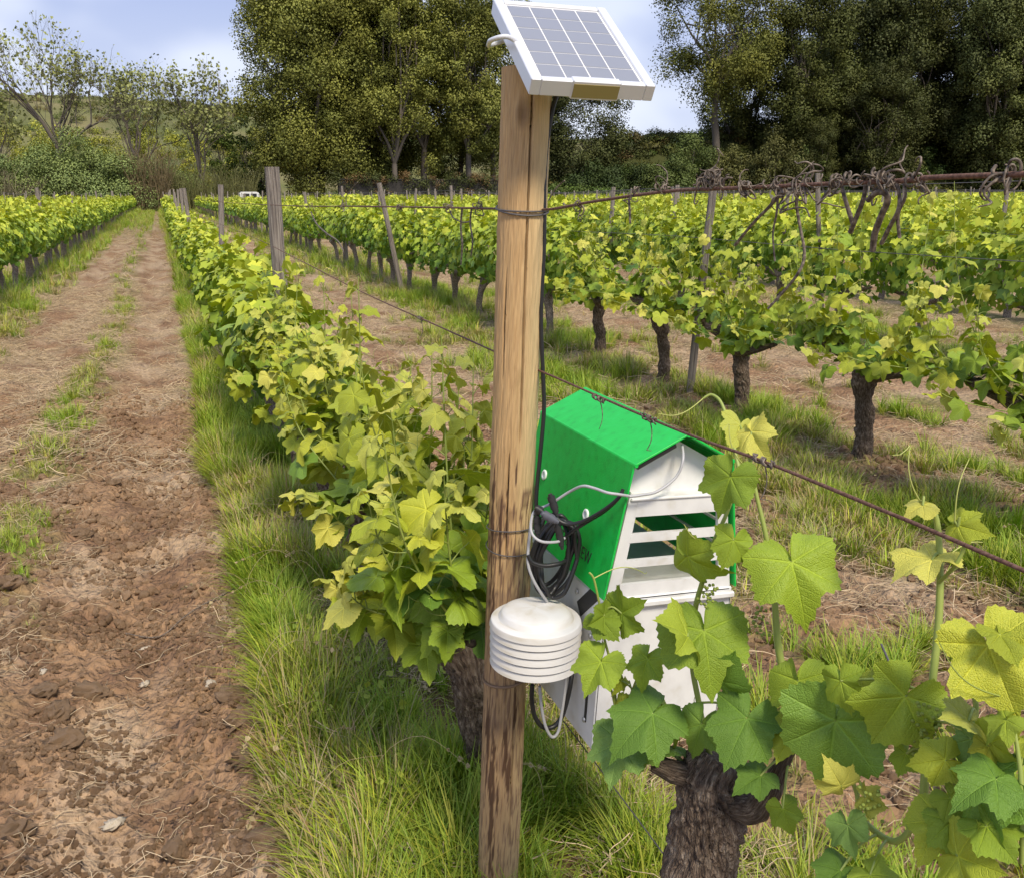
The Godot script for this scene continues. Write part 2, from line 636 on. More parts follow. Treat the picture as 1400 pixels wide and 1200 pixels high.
func build_ground() -> void:
	var xs := steps([[-400, -60, 40], [-60, -12, 4], [-12, -3, 0.3], [-3, 0.6, 0.019], [0.6, 5.5, 0.042], [5.5, 12, 0.25], [12, 60, 3], [60, 480, 35]])
	var zs := steps([[40, 4, 6], [4, 0.3, 0.4], [0.3, -5, 0.021], [-5, -9, 0.045], [-9, -16, 0.12], [-16, -40, 0.6], [-40, -110, 2.5], [-110, -620, 40]])
	var g := Geo.new()
	var soil := Color(0.37, 0.232, 0.135)
	var damp := Color(0.25, 0.15, 0.09)
	var tan_ := Color(0.56, 0.42, 0.28)
	var turf := Color(0.19, 0.2, 0.06)
	for z in zs:
		for x in xs:
			var y := land(x, z)
			var w := 0.5 + 0.5 * na.get_noise_2d(x * 25.0, z * 16.0)
			var c := soil.lerp(damp, clampf(nb.get_noise_2d(x * 6.0, z * 6.0) * 1.6 + 0.3, 0, 1))
			c = c.lerp(tan_, clampf((w - 0.5) * 2.2 + 0.4 * smoothstep(-3.5, -8.0, z), 0, 0.85))
			c = c.lerp(turf, clampf(grassy(x, z) * 0.9, 0, 1))
			if z < -110.0: c = Color(0.12, 0.13, 0.05)
			g.v.append(Vector3(x, y, z)); g.n.append(Vector3.UP); g.u.append(Vector2(x, z)); g.c.append(c)
	var nx := xs.size()
	for b in zs.size() - 1:
		for a in nx - 1:
			var k := b * nx + a
			g.tri(k, k + nx, k + 1)
			g.tri(k + 1, k + nx, k + nx + 1)
	g.smooth_normals()
	for k in g.n.size():
		if g.n[k].y < 0: g.n[k] = -g.n[k]
	tag(part("ground", g, M.soil), "", "", "", "structure")


# ---------------------------------------------------------------- vines
# a shoot with its leaves: the stem and petioles are one mesh, each leaf a child of it
func grow_shoot(vine: Node3D, pts: PackedVector3Array, count: int, size: float, shapes: Array, young := 0.0, r := 0.0035) -> MeshInstance3D:
	var g := Geo.new()
	var curve := spline(Array(pts), 5)
	g.tube(curve, taper(r, r * 0.35, curve.size()), 6)
	var leaves := []
	for k in count:
		var t := (k + 0.6) / count
		var at := curve[int(t * (curve.size() - 1))]
		var dir := (curve[mini(int(t * (curve.size() - 1)) + 1, curve.size() - 1)] - curve[maxi(int(t * (curve.size() - 1)) - 1, 0)]).normalized()
		var turn := k * PI + rnd(-0.7, 0.7)
		var out := Vector3(cos(turn), 0, sin(turn))
		out = (out - dir * out.dot(dir)).normalized()
		var s := size * lerpf(1.0, 0.38, pow(t, 1.3)) * rnd(0.75, 1.15)
		if t < 0.15: s *= 0.75
		var end := at + (out * 0.8 + dir * 0.7 + rv(0.2)).normalized() * s * rnd(0.5, 0.85)
		var mid := at.lerp(end, 0.5) + Vector3.UP * s * 0.06
		g.tube(PackedVector3Array([at, mid, end]), PackedFloat32Array([0.0016, 0.0013, 0.0012]), 4)
		var face := (out * 0.55 + Vector3.UP * 0.75 + rv(0.55)).normalized()
		var tip := (out * 0.8 - Vector3.UP * rnd(0.1, 0.9) + rv(0.45))
		tip = (tip - face * tip.dot(face)).normalized()
		var mi := 0
		var ag := t + young + rnd(-0.28, 0.28)
		if ag > 0.95: mi = 3
		elif ag > 0.55: mi = 2
		elif ag > 0.32: mi = 1
		elif rng.randf() < 0.45: mi = 5
		elif rng.randf() < 0.25: mi = 4
		leaves.append([facing(end, tip, face, s), mi])
		if rng.randf() < 0.22:
			tendril(g, at, -out + Vector3.UP * 0.3, rnd(0.06, 0.14))
	var o := MeshInstance3D.new()
	o.mesh = g.mesh()
	o.material_override = M.shoot
	o.name = "shoot"
	vine.add_child(o, true)
	for l in leaves:
		put("leaf", shapes[rng.randi() % shapes.size()], M.leaf[l[1] + 6 * (rng.randi() % 3)], o, l[0])
	return o


func tendril(g: Geo, at: Vector3, dir: Vector3, length: float) -> void:
	var p := PackedVector3Array()
	var d := dir.normalized()
	var s := d.cross(Vector3(0.3, 0.2, 0.9)).normalized()
	var turns := rnd(0.6, 2.2)
	for k in 14:
		var t := k / 13.0
		var curl := pow(t, 2.0) * turns * TAU * 0.5
		p.append(at + d * length * (t * 0.8 + 0.08 * sin(curl)) + s * length * 0.16 * (1.0 - cos(curl)))
	g.tube(p, taper(0.0011, 0.0005, 14), 4)


# a vine close enough to tell its leaves apart; geometry in world coordinates less its base
func near_vine(label: String, base: Vector3, trunk: Array, radii: Array, arms: Array, shoots: Array, size: float, shapes: Array, group := "", young := 0.0) -> Node3D:
	var o := thing("grapevine", label, "grapevine", base, group)
	var g := Geo.new()
	var line := spline(trunk, 22)
	var rad := PackedFloat32Array()
	for k in line.size():
		var t := float(k) / (line.size() - 1) * (radii.size() - 1)
		rad.append(lerpf(radii[int(t)], radii[mini(int(t) + 1, radii.size() - 1)], t - int(t)))
	g.gnarl(line, rad, 64 if size < 0.101 or size > 0.103 else 32, nd, nb)
	g.smooth_normals()
	part("trunk", g, M.bark, o)
	for a in arms:
		g = Geo.new()
		line = spline(a, 8)
		g.gnarl(line, taper(radii[-1] * 0.62, 0.011, line.size()), 20, nd, nb, 0.85)
		g.smooth_normals()
		part("arm", g, M.bark, o)
	for s in shoots:
		var p := PackedVector3Array()
		for q in s[0]:
			p.append(q - base)
		grow_shoot(o, p, s[1], size * (s[2] if s.size() > 2 else 1.0), shapes, young)
	return o


func random_shoots(along: Array, n: int, count: int, tall: float, spread: float) -> Array:
	var out := []
	for k in n:
		var t := (k + rnd(0.2, 0.8)) / n * (along.size() - 1)
		var a: Vector3 = along[int(t)].lerp(along[mini(int(t) + 1, along.size() - 1)], t - int(t))
		var d := Vector3(rnd(-1, 1) * spread, tall * rnd(0.65, 1.1), rnd(-1, 1) * spread * 0.8)
		if k % 7 == 2: d.y *= 1.55
		if k % 4 == 3:
			d = Vector3((1.0 if rng.randf() < 0.35 else -1.0) * spread * rnd(0.9, 1.5), tall * rnd(0.1, 0.35), rnd(-1, 1) * spread)
		out.append([[a, a + d * 0.5 + Vector3(d.x, 0, d.z) * 0.25, a + d], count if k % 4 != 3 else count - 2])
	return out


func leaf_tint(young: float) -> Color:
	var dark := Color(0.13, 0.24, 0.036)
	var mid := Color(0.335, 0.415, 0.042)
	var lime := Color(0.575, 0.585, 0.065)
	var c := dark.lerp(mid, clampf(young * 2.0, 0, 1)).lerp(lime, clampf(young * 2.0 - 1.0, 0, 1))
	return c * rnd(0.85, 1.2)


func foliage_geo(seed_: int, count: int, size: float, points: int) -> Geo:
	rng.seed = seed_
	var g := Geo.new()
	for k in count:
		var along := rnd(-0.66, 0.66)
		var hump := 1.0 - 0.22 * absf(along) + 0.1 * sin(along * 9.0 + seed_)
		var a := rnd(0, TAU)
		var r := sqrt(rnd(0.12, 1.0))
		var p := Vector3(cos(a) * 0.3 * r, 0.9 + sin(a) * 0.42 * r * hump, along)
		if rng.randf() < 0.1:
			p = Vector3(rnd(-0.15, 0.15), rnd(1.2, 1.48), along)
		var out := Vector3(cos(a), sin(a) * 0.7 + 0.45, rnd(-0.5, 0.5)).normalized()
		var face := (out + rv(0.6)).normalized()
		var tip := Vector3(cos(a) * 0.7, -rnd(0.0, 0.8), rnd(-0.7, 0.7)) + rv(0.3)
		tip = tip - face * tip.dot(face)
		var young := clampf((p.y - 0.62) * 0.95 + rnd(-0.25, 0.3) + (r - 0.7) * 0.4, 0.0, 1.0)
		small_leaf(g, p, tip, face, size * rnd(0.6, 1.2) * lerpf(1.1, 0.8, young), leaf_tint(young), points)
	return g


func stem_geo(seed_: int, sides: int) -> Array:
	rng.seed = seed_ + 500
	var lean := rnd(-0.08, 0.08)
	var head := Vector3(lean, rnd(0.5, 0.62), rnd(-0.1, 0.1))
	var g := Geo.new()
	var line := spline([Vector3(0, -0.06, 0), Vector3(lean * 0.2 + rnd(-0.03, 0.03), 0.2, rnd(-0.04, 0.04)), Vector3(lean * 0.7, 0.42, head.z), head], 5)
	g.tube(line, PackedFloat32Array([0.06, 0.052, 0.047, 0.045, 0.044, 0.043, 0.042, 0.042, 0.043, 0.046, 0.05, 0.056, 0.062, 0.062, 0.055, 0.045]), sides, Color.WHITE, 0.04, nd)
	g.smooth_normals()
	var arms := []
	for s in [-1.0, 1.0]:
		var b := Geo.new()
		var l := spline([head, head + Vector3(rnd(-0.05, 0.05), 0.06, 0.2 * s), head + Vector3(rnd(-0.08, 0.08), rnd(0.08, 0.2), rnd(0.38, 0.52) * s)], 4)
		b.tube(l, taper(0.045, 0.02, l.size()), maxi(sides - 4, 5), Color.WHITE, 0.022, nd)
		b.smooth_normals()
		arms.append(b)
	return [g, arms]


func vine_model(seed_: int, leaves: int, size: float, points: int, sides: int) -> Node3D:
	var o := Node3D.new()
	var st := stem_geo(seed_, sides)
	put("trunk", st[0].mesh(), M.bark, o, Transform3D())
	for a in st[1]:
		put("arm", a.mesh(), M.bark, o, Transform3D())
	var f := put("foliage", foliage_geo(seed_, leaves, size, points).mesh(), M.foliage, o, Transform3D())
	f.set_meta("kind", "stuff")
	o.set_meta("stem", "grapevine")
	o.set_meta("category", "grapevine")
	return o


func in_view(x: float, z: float, spare := 1.6) -> bool:
	# the wedge the photograph shows, a little wider
	return x < -z * 1.15 + spare and x > z * 0.155 - spare and z < 0.0


const ORDER := ["first", "second", "third", "fourth", "fifth", "sixth", "seventh", "eighth", "ninth", "tenth", "eleventh", "twelfth", "thirteenth", "fourteenth", "fifteenth", "sixteenth", "seventeenth", "eighteenth", "nineteenth", "twentieth"]

func row_words(k: int) -> String:
	if k == -1: return "the row left of the soil track"
	if k < -1: return "the %s row left of the soil track" % ORDER[-k - 1]
	if k == 0: return "the row of the tall post"
	return "the %s row right of the tall post" % (ORDER[k - 1] if k <= 20 else "far")


func build_rows() -> void:
	var rows := {}
	for k in range(-6, 1):
		rows[k] = LEFT_X + 3.2 * (k + 1) if k < 0 else ROW_X
	for k in range(1, 36):
		rows[k] = RIGHT_X + 3.2 * (k - 1)
	var spots := []
	rng.seed = 77
	for k in rows:
		var z := -5.9
		if k == 1: z = -9.3
		if k > 1: z = -1.5 - rnd(0, 1)
		while z > FIELD_END + rnd(0, 2):
			var x: float = rows[k] + rnd(-0.06, 0.06)
			if in_view(x, z) and rng.randf() > 0.04:
				spots.append([Vector2(x, z).length() * (1.0 if absf(k) < 3 else 1.1), x, z + rnd(-0.12, 0.12), k])
			z -= rnd(1.1, 1.3) if k != 0 else rnd(1.0, 1.15)
	spots.sort_custom(func(a, b): return a[0] < b[0])
	var models := []
	for s in 6:
		models.append(vine_model(s + 1, 430, 0.085, 11, 12))
	var later := []
	var n := 0
	var seen := {}
	for s in spots:
		var at := Vector3(s[1], land(s[1], s[2]) - 0.02, s[2])
		if n < 285:
			var m: Node3D = models[rng.randi() % 6]
			seen[s[3]] = seen.get(s[3], 0) + 1
			var nth: int = seen[s[3]] + (4 if s[3] == 0 else (5 if s[3] == 1 else 0))
			var words: String = ("%s leafy vine from the near end of " % ORDER[nth - 1]) if nth <= 20 else "far leafy vine, beyond the twentieth, in "
			var r: Node3D = copy(m, words + row_words(s[3]), at, rnd(-0.25, 0.25) + (PI if rng.randf() < 0.5 else 0.0), Vector3(rnd(0.9, 1.1), rnd(0.88, 1.08) * (0.8 if s[3] == 0 else 1.0), rnd(0.9, 1.05)))
			r.set_meta("group", "grapevines in " + row_words(s[3]))
			n += 1
		else:
			later.append(Transform3D(Basis(Vector3.UP, rnd(-0.25, 0.25) + (PI if rng.randf() < 0.5 else 0.0)).scaled(Vector3(1, rnd(0.9, 1.1), 1)), at))
	for m in models:
		m.free()
	# the far part of the field, one mass: leaves and trunks in one mesh of two surfaces
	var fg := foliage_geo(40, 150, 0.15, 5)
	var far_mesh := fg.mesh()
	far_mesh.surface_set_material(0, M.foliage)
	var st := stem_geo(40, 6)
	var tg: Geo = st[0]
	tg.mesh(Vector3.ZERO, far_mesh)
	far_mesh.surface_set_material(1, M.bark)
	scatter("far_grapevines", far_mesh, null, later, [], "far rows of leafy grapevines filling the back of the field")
	# stakes and wires
	var sg := Geo.new()
	sg.tube(spline([Vector3(0, -0.3, 0), Vector3(0.006, 0.5, 0.004), Vector3(-0.004, 1.2, 0), Vector3(0, 1.72, 0)], 4), PackedFloat32Array([0.042, 0.042, 0.041, 0.041, 0.04]), 14, Color.WHITE, 0.006, nd)
	var stake_mesh := sg.mesh()
	var stakes := 0
	for k in rows:
		var x: float = rows[k]
		var zs := []
		if k == 0: zs = [-5.95, -12.3, -20.0]
		elif k == 1: zs = [-6.25, -14.6, -21.0]
		elif k == -1: zs = [-23.7, -30.2, -37.0]
		else: zs = [-3.0 - rnd(0, 5)]
		while zs[-1] > FIELD_END + 3.0:
			zs.append(zs[-1] - (rnd(5.6, 7.0) if k < 2 else rnd(3.4, 6.2)))
		var j := 0
		for z in zs:
			if not in_view(x, z) or Vector2(x, z).length() > 95.0 or stakes >= 280:
				continue
			var o := MeshInstance3D.new()
			o.mesh = stake_mesh
			o.material_override = M.stake
			o.name = numbered("wooden_stake")
			add_child(o)
			var lean := Vector2(rnd(-0.09, 0.09), rnd(-0.07, 0.07))
			if k == 1 and j == 1: lean = Vector2(-0.19, 0.02)
			if k == 0 and j == 0: lean = Vector2(-0.012, 0.0)
			var thick := rnd(0.6, 1.0)
			if k == 0 and j == 0: thick = 1.12
			o.transform = Transform3D(Basis(Vector3(lean.y, 0, -lean.x).normalized(), lean.length()) * Basis(Vector3.UP, rnd(0, TAU)) * Basis.from_scale(Vector3(thick, rnd(0.94, 1.08) if j > 0 or absi(k) > 1 else 1.0, thick)), Vector3(x - (0.32 if k == 1 and j == 1 else rnd(-0.05, 0.05)), land(x, z), z))
			var dist := Vector2(x, z).length()
			var what := "%s grey wooden stake in %s" % [ORDER[j] if j < 20 else "last", row_words(k)]
			if dist > 45.0 and j >= 3: what = "far grey stake in " + row_words(k)
			tag(o, what, "stake", "vine stakes in " + row_words(k))
			stakes += 1
			j += 1
		if k == 0 or k < -3 or k > 14:
			continue
		for h in [1.6, 1.22]:
			if h < 1.5 and absi(k) > 2: continue
			var z0 := -maxf(0.4, x / 1.15 - 3.0) if x > 0 else -maxf(0.4, -x / 0.16 - 6.0)
			var pts := PackedVector3Array()
			var zz := z0
			while zz > FIELD_END:
				pts.append(Vector3(x + 0.03, land(x, zz) + h + 0.015 * sin(zz * 1.0 + k), zz))
				zz -= 2.1
			var w := Geo.new()
			w.tube(pts, even(0.0022), 4)
			tag(part("trellis_wire", w, M.wire), "%s trellis wire strung along %s" % ["upper" if h > 1.5 else "lower", row_words(k)], "wire", "trellis wires")


# ---------------------------------------------------------------- grass and straw
func tuft_geo(seed_: int, blades: int, tall: float, spread: float, dry: float) -> Geo:
	rng.seed = seed_
	var g := Geo.new()
	for b in blades:
		var a := rnd(0, TAU)
		var at := Vector3(cos(a), 0, sin(a)) * spread * sqrt(rng.randf())
		var out := (Vector3(cos(a), 0, sin(a)) + rv(0.6)) * Vector3(1, 0, 1)
		var h := tall * rnd(0.5, 1.15)
		var bend := rnd(0.12, 0.75)
		var w := rnd(0.0016, 0.0038)
		var s := out.cross(Vector3.UP).normalized() * w
		var c := Color(0.2, 0.31, 0.022).lerp(Color(0.43, 0.48, 0.05), rng.randf()) * rnd(0.8, 1.15)
		if rng.randf() < 0.12: c = Color(0.25, 0.32, 0.14)
		if rng.randf() < dry: c = Color(0.47, 0.36, 0.19) * rnd(0.7, 1.1)
		var k := g.v.size()
		for j in 4:
			var t := j / 3.0
			var p := at + Vector3.UP * h * t * (1.0 - 0.3 * bend * t) + out * h * bend * t * t
			var nn := (out * -(1.0 - t * 0.6) + Vector3.UP * (0.4 + t * bend)).normalized()
			var ww := s * (1.0 - 0.9 * pow(t, 1.6))
			g.point(p - ww, nn, Vector2.ZERO, c)
			g.point(p + ww, nn, Vector2.ZERO, c)
			if j > 0:
				var q := k + j * 2
				g.tri(q - 2, q, q - 1)
				g.tri(q - 1, q, q + 1)
	return g


func straw_geo(seed_: int) -> Geo:
	rng.seed = seed_
	var g := Geo.new()
	for b in 3:
		var p := []
		var d := Vector3(rnd(-1, 1), rnd(0, 0.25), rnd(-1, 1)).normalized()
		var at := Vector3(rnd(-0.02, 0.02), rnd(0.0, 0.008), rnd(-0.02, 0.02))
		for k in 4:
			p.append(at)
			at += d * rnd(0.012, 0.035)
			d = (d + Vector3(rnd(-0.7, 0.7), rnd(-0.35, 0.25), rnd(-0.7, 0.7))).normalized()
			at.y = maxf(at.y, 0.0)
		g.tube(spline(p, 2), even(rnd(0.0007, 0.0013)), 3, Color(0.56, 0.43, 0.27) * rnd(0.6, 1.1), 0.0, null, 1.0, false)
	return g


func lump_geo(seed_: int, rings := 6, sides := 9) -> Geo:
	var g := Geo.new()
	var prof := []
	for k in rings + 1:
		var a := PI * k / rings
		prof.append(Vector2(sin(a), -cos(a)))
	g.lathe(Transform3D(), prof, sides)
	for k in g.v.size():
		var p := g.v[k]
		g.v[k] = p * (1.0 + 0.75 * nb.get_noise_3d(p.x * 11.0 + seed_ * 40.0, p.y * 11.0, p.z * 11.0) + 0.3 * nc.get_noise_3d(p.x * 30.0, p.y * 30.0, p.z * 30.0 + seed_))
	g.smooth_normals()
	# the seam and the poles share their normals
	for r in rings + 1:
		var a := r * (sides + 1)
		g.v[a + sides] = g.v[a]
		var nn := (g.n[a] + g.n[a + sides]).normalized()
		g.n[a] = nn
		g.n[a + sides] = nn
	return g


func soil_tint(x: float, z: float) -> Color:
	var c := Color(0.47, 0.31, 0.19).lerp(Color(0.37, 0.235, 0.14), clampf(nb.get_noise_2d(x * 6.0, z * 6.0) * 1.6 + 0.3, 0, 1))
	return c * rnd(0.85, 1.2)


func build_cover() -> void:
	var tufts := []
	for k in 4:
		tufts.append(tuft_geo(900 + k, 18, [0.2, 0.26, 0.15, 0.12][k], [0.03, 0.035, 0.04, 0.03][k], [0.1, 0.2, 0.32, 0.55][k]).mesh())
	var spots := [[], [], [], []]
	var tint := [[], [], [], []]
	rng.seed = 4242
	# [x0, x1, z0, z1, tries, size]
	for a in [[0.05, 1.25, -1.2, -6.0, 15000, 1.0], [-1.9, 0.05, -1.4, -6.0, 9000, 0.75], [1.2, 5.2, -1.2, -6.0, 15000, 0.95], [-3.2, 1.3, -6.0, -16.0, 22000, 1.1], [1.3, 9.0, -6.0, -16.0, 26000, 1.1], [-6.0, 24.0, -16.0, -45.0, 34000, 1.7], [-10.0, 2.0, -45.0, -104.0, 16000, 2.6], [2.0, 60.0, -45.0, -104.0, 12000, 3.0]]:
		for k in a[4]:
			var x := rnd(a[0], a[1])
			var z := rnd(a[2], a[3])
			var d := grassy(x, z)
			if rng.randf() > d * d or not in_view(x, z, 0.8):
				continue
			var w := 0.5 + 0.5 * na.get_noise_2d(x * 14.0, z * 9.0)
			var kind := 0 if w > 0.55 else (1 if w > 0.42 else (2 if rng.randf() < 0.7 else 3))
			if d < 0.4: kind = 2 if rng.randf() < 0.6 else 3
			var s: float = a[5] * rnd(0.6, 1.1) * clampf(0.45 + d * 0.6, 0.4, 1.0)
			if x > -1.6 and x < 0.1: s *= 0.62
			var up := (Vector3.UP + rv(0.22)).normalized()
			var b := Basis(Quaternion(Vector3.UP, up)) * Basis(Vector3.UP, rnd(0, TAU)) * Basis.from_scale(Vector3(s * 1.15, s * rnd(0.75, 1.15), s * 1.15))
			spots[kind].append(Transform3D(b, Vector3(x, land(x, z) - 0.008, z)))
			tint[kind].append(Color(rnd(0.85, 1.15), rnd(0.9, 1.1), rnd(0.8, 1.1)))
	for k in 4:
		scatter("grass", tufts[k], M.grass, spots[k], tint[k], ["tall green grass under the vines", "rank green grass with a few dry blades", "short grass mixed with dry blades", "half dry short grass on the soil"][k])
	# straw
	var straws := []
	for k in 2:
		straws.append(straw_geo(600 + k).mesh())
	var sp := [[], []]
	var st := [[], []]
	for a in [[-2.2, 0.3, -1.3, -5.5, 4200, 0.9], [1.0, 5.5, -1.3, -6.0, 9000, 1.2], [0.2, 1.2, -1.3, -4.5, 8000, 1.05], [-2.6, 0.4, -5.5, -18.0, 13000, 1.6], [1.0, 10.0, -6.0, -18.0, 19000, 1.7], [-5.0, 30.0, -18.0, -50.0, 9000, 3.2]]:
		for k in a[4]:
			var x := rnd(a[0], a[1])
			var z := rnd(a[2], a[3])
			var w := 0.5 + 0.5 * na.get_noise_2d(x * 25.0, z * 16.0)
			if not in_view(x, z, 0.6) or rng.randf() > clampf((w - 0.28) * 2.2, 0.06, 1.0):
				continue
			if x > -0.45 and x < 0.0 and rng.randf() < 0.6: continue
			if x > 0.1 and x < 0.2 + 0.2 * rng.randf(): continue
			var s: float = a[5] * rnd(0.6, 1.5)
			sp[k % 2].append(Transform3D(Basis(Quaternion(Vector3.UP, (Vector3.UP + rv(0.25)).normalized())) * Basis(Vector3.UP, rnd(0, TAU)) * s, Vector3(x, land(x, z) + (0.006 if x < 0.3 or x > 1.2 else rnd(0.0, 0.07)), z)))
			st[k % 2].append(grey(rnd(0.7, 1.2)))
	for k in 2:
		scatter("dry_straw", straws[k], M.straw, sp[k], st[k], "dry straw strewn over the tilled soil")
	# crumbs and clods of soil
	var lumps := []
	for k in 2:
		lumps.append(lump_geo(k + 1).mesh())
	var cp := [[], []]
	var ct := [[], []]
	for a in [[-1.9, 0.25, -1.4, -3.6, 34000, 0.0034], [-2.2, 0.3, -3.6, -8.0, 16000, 0.0065], [1.0, 4.6, -1.4, -6.0, 12000, 0.0075]]:
		for k in a[4]:
			var x := rnd(a[0], a[1])
			var z := rnd(a[2], a[3])
			if grassy(x, z) > 0.75 or not in_view(x, z, 0.5) or nb.get_noise_2d(x * 4.0 + 90.0, z * 4.0) < rnd(-0.5, 0.25):
				continue
			var s: float = a[5] * rnd(0.4, 1.0) / maxf(rng.randf(), 0.28)
			cp[k % 2].append(Transform3D(Basis(Vector3(rnd(-1, 1), rnd(-1, 1), rnd(0.1, 1)).normalized(), rnd(0, TAU)) * Basis.from_scale(Vector3(1, rnd(0.55, 0.9), rnd(0.7, 1)) * s), Vector3(x, land(x, z) + s * 0.15, z)))
			ct[k % 2].append(soil_tint(x, z))
	for k in 2:
		scatter("soil_clods", lumps[k], M.clod, cp[k], ct[k], "crumbled brown clods of tilled soil")


# ---------------------------------------------------------------- trees and bushes beyond the field
func leaf_cloud(g: Geo, clumps: Array, per: int, size: float, tint: Color, vary: float, hang := 0.2) -> void:
	for c in clumps:
		var r: float = c[1]
		var lit := tint * 1.7 * rnd(1.0 - vary, 1.0 + vary)
		lit = lit.lerp(Color(lit.r * 1.3, lit.g * 1.15, lit.b * 0.8), rng.randf() * 0.5)
		for k in int(per * 2.2 * clampf(r, 0.4, 2.5)):
			var d := rv().normalized()
			var p: Vector3 = c[0] + d * r * pow(rng.randf(), 0.45) * Vector3(1, 0.8, 1)
			p.y -= rnd(0, hang) * r
			var f := (d + Vector3.UP * 0.5 + rv(0.9)).normalized()
			var y := f.cross(rv()).normalized() * size * rnd(0.3, 0.68)
			var x := f.cross(y).normalized() * size * rnd(0.16, 0.3)
			var col := lit * rnd(0.88, 1.12)
			var b := y * 0.5 + f * size * 0.14
			var geo := f
			f = (d * 0.9 + Vector3.UP * 0.3 + geo * 0.6).normalized()
			if f.dot(geo) < 0.15: f = (f + geo).normalized()
			var q := g.v.size()
			g.point(p, f, Vector2(0.5, 0), col)
			g.point(p + b - x, (f - x.normalized() * 0.3).normalized(), Vector2(0, 0.5), col)
			g.point(p + y, f, Vector2(0.5, 1), col)
			g.point(p + b + x, (f + x.normalized() * 0.3).normalized(), Vector2(1, 0.5), col)
			g.tri(q, q + 1, q + 2)
			g.tri(q, q + 2, q + 3)


func limb(g: Geo, a: Vector3, b: Vector3, ra: float, rb: float, wob: float) -> void:
	var l := a.distance_to(b)
	var pts := spline([a, a.lerp(b, 0.33) + rv(wob * l), a.lerp(b, 0.66) + rv(wob * l) + Vector3.UP * l * 0.03, b], 3)
	g.tube(pts, taper(ra, rb, pts.size()), 6)


# crown: [centre height, half height, half width]; the trunk forks into limbs that reach for the clumps
func leafy_tree(called: String, label: String, base: Vector3, tall: float, crown: Array, clumps: int, per: int, size: float, tint: Color, trunk_r: float, fork: float, seed_: int, group := "", bark := "tree_bark", inner := 0.35) -> void:
	rng.seed = seed_
	var o := thing(called, label, "tree", base, group)
	var list := []
	for k in clumps:
		var d := rv().normalized()
		var r := pow(rnd(inner, 1.0), 0.5)
		var p := base + Vector3(d.x * crown[2] * r, crown[0] + d.y * crown[1] * r, d.z * crown[2] * 0.8 * r)
		if p.y < base.y + 0.6: p.y = base.y + rnd(0.4, 1.5)
		list.append([p, rnd(0.6, 1.45) * crown[2] * 0.24])
	var g := Geo.new()
	var head := base + Vector3(rnd(-0.4, 0.4), fork, 0)
	limb(g, base - Vector3.UP * 0.4, head, trunk_r, trunk_r * 0.75, 0.03)
	part("trunk", g, M[bark], o)
	o.set_meta("stem", called)
	for k in 7:
		g = Geo.new()
		var b: Vector3 = list[k * 3 % list.size()][0]
		b = head.lerp(b, 0.9)
		if b.y < head.y: b.y = head.y + rnd(1, 4)
		limb(g, head, b, trunk_r * rnd(0.4, 0.6), trunk_r * 0.12, 0.07)
		for j in 4:
			var s: Vector3 = list[(k * 5 + j * 3 + 1) % list.size()][0]
			var a := head.lerp(b, rnd(0.35, 0.8))
			if s.distance_to(a) < crown[1] * 1.1:
				limb(g, a, a.lerp(s, 0.9), trunk_r * 0.2, trunk_r * 0.05, 0.08)
		part("limb", g, M[bark], o)
	g = Geo.new()
	leaf_cloud(g, list, per, size, tint, 0.22, 0.5)
	tag(part("crown", g, M.tree_leaf, o), "", "", "", "stuff")


func twig(g: Geo, tips: Array, p: Vector3, d: Vector3, l: float, r: float, level: int) -> void:
	var e := p + d * l
	var mid := p.lerp(e, 0.5) + rv(l * 0.07)
	g.tube(PackedVector3Array([p, mid, e]), PackedFloat32Array([r, r * 0.8, r * 0.6]) if level < 3 else PackedFloat32Array([r * 0.8, r * 0.65, r * 0.5]), 5 if level < 2 else 3, Color.WHITE, 0.0, null, 1.0, false)
	if level >= 2: tips.append(e)
	if level == 5:
		return
	for k in (4 if level < 4 else 5):
		var q := p.lerp(e, rnd(0.45, 1.0) if k > 0 else 1.0)
		var dd := (d + rv(0.75) + Vector3.UP * 0.28).normalized()
		twig(g, tips, q, dd, l * rnd(0.58, 0.82), r * (0.6 if k == 0 else 0.42), level + 1)


func bare_tree(label: String, base: Vector3, tall: float, r: float, lean: Vector3, seed_: int) -> void:
	rng.seed = seed_
	var o := thing("bare_tree", label, "tree", base)
	var g := Geo.new()
	var tips := []
	var top := base + Vector3.UP * tall * 0.3 + lean * tall * 0.3
	g.tube(spline([base - Vector3.UP * 0.3, base.lerp(top, 0.5) + rv(0.15), top], 4), taper(r, r * 0.7, 9), 8)
	part("trunk", g, M.tree_bark, o)
	for k in 5:
		g = Geo.new()
		var d := (Vector3.UP * (1.6 if k > 0 else 2.2) + rv(0.9) + lean).normalized()
		twig(g, tips, base.lerp(top, 1.0 - 0.1 * k), d, tall * rnd(0.2, 0.26), r * (0.65 if k == 0 else 0.45), 1)
		part("limb", g, M.tree_bark, o)
	g = Geo.new()
	for t in tips:
		small_leaf(g, t + rv(0.3), rv(), rv(), rnd(0.14, 0.28), Color(0.27, 0.29, 0.1) * rnd(0.7, 1.3), 5)
	tag(part("foliage", g, M.tree_leaf, o), "", "", "", "stuff")


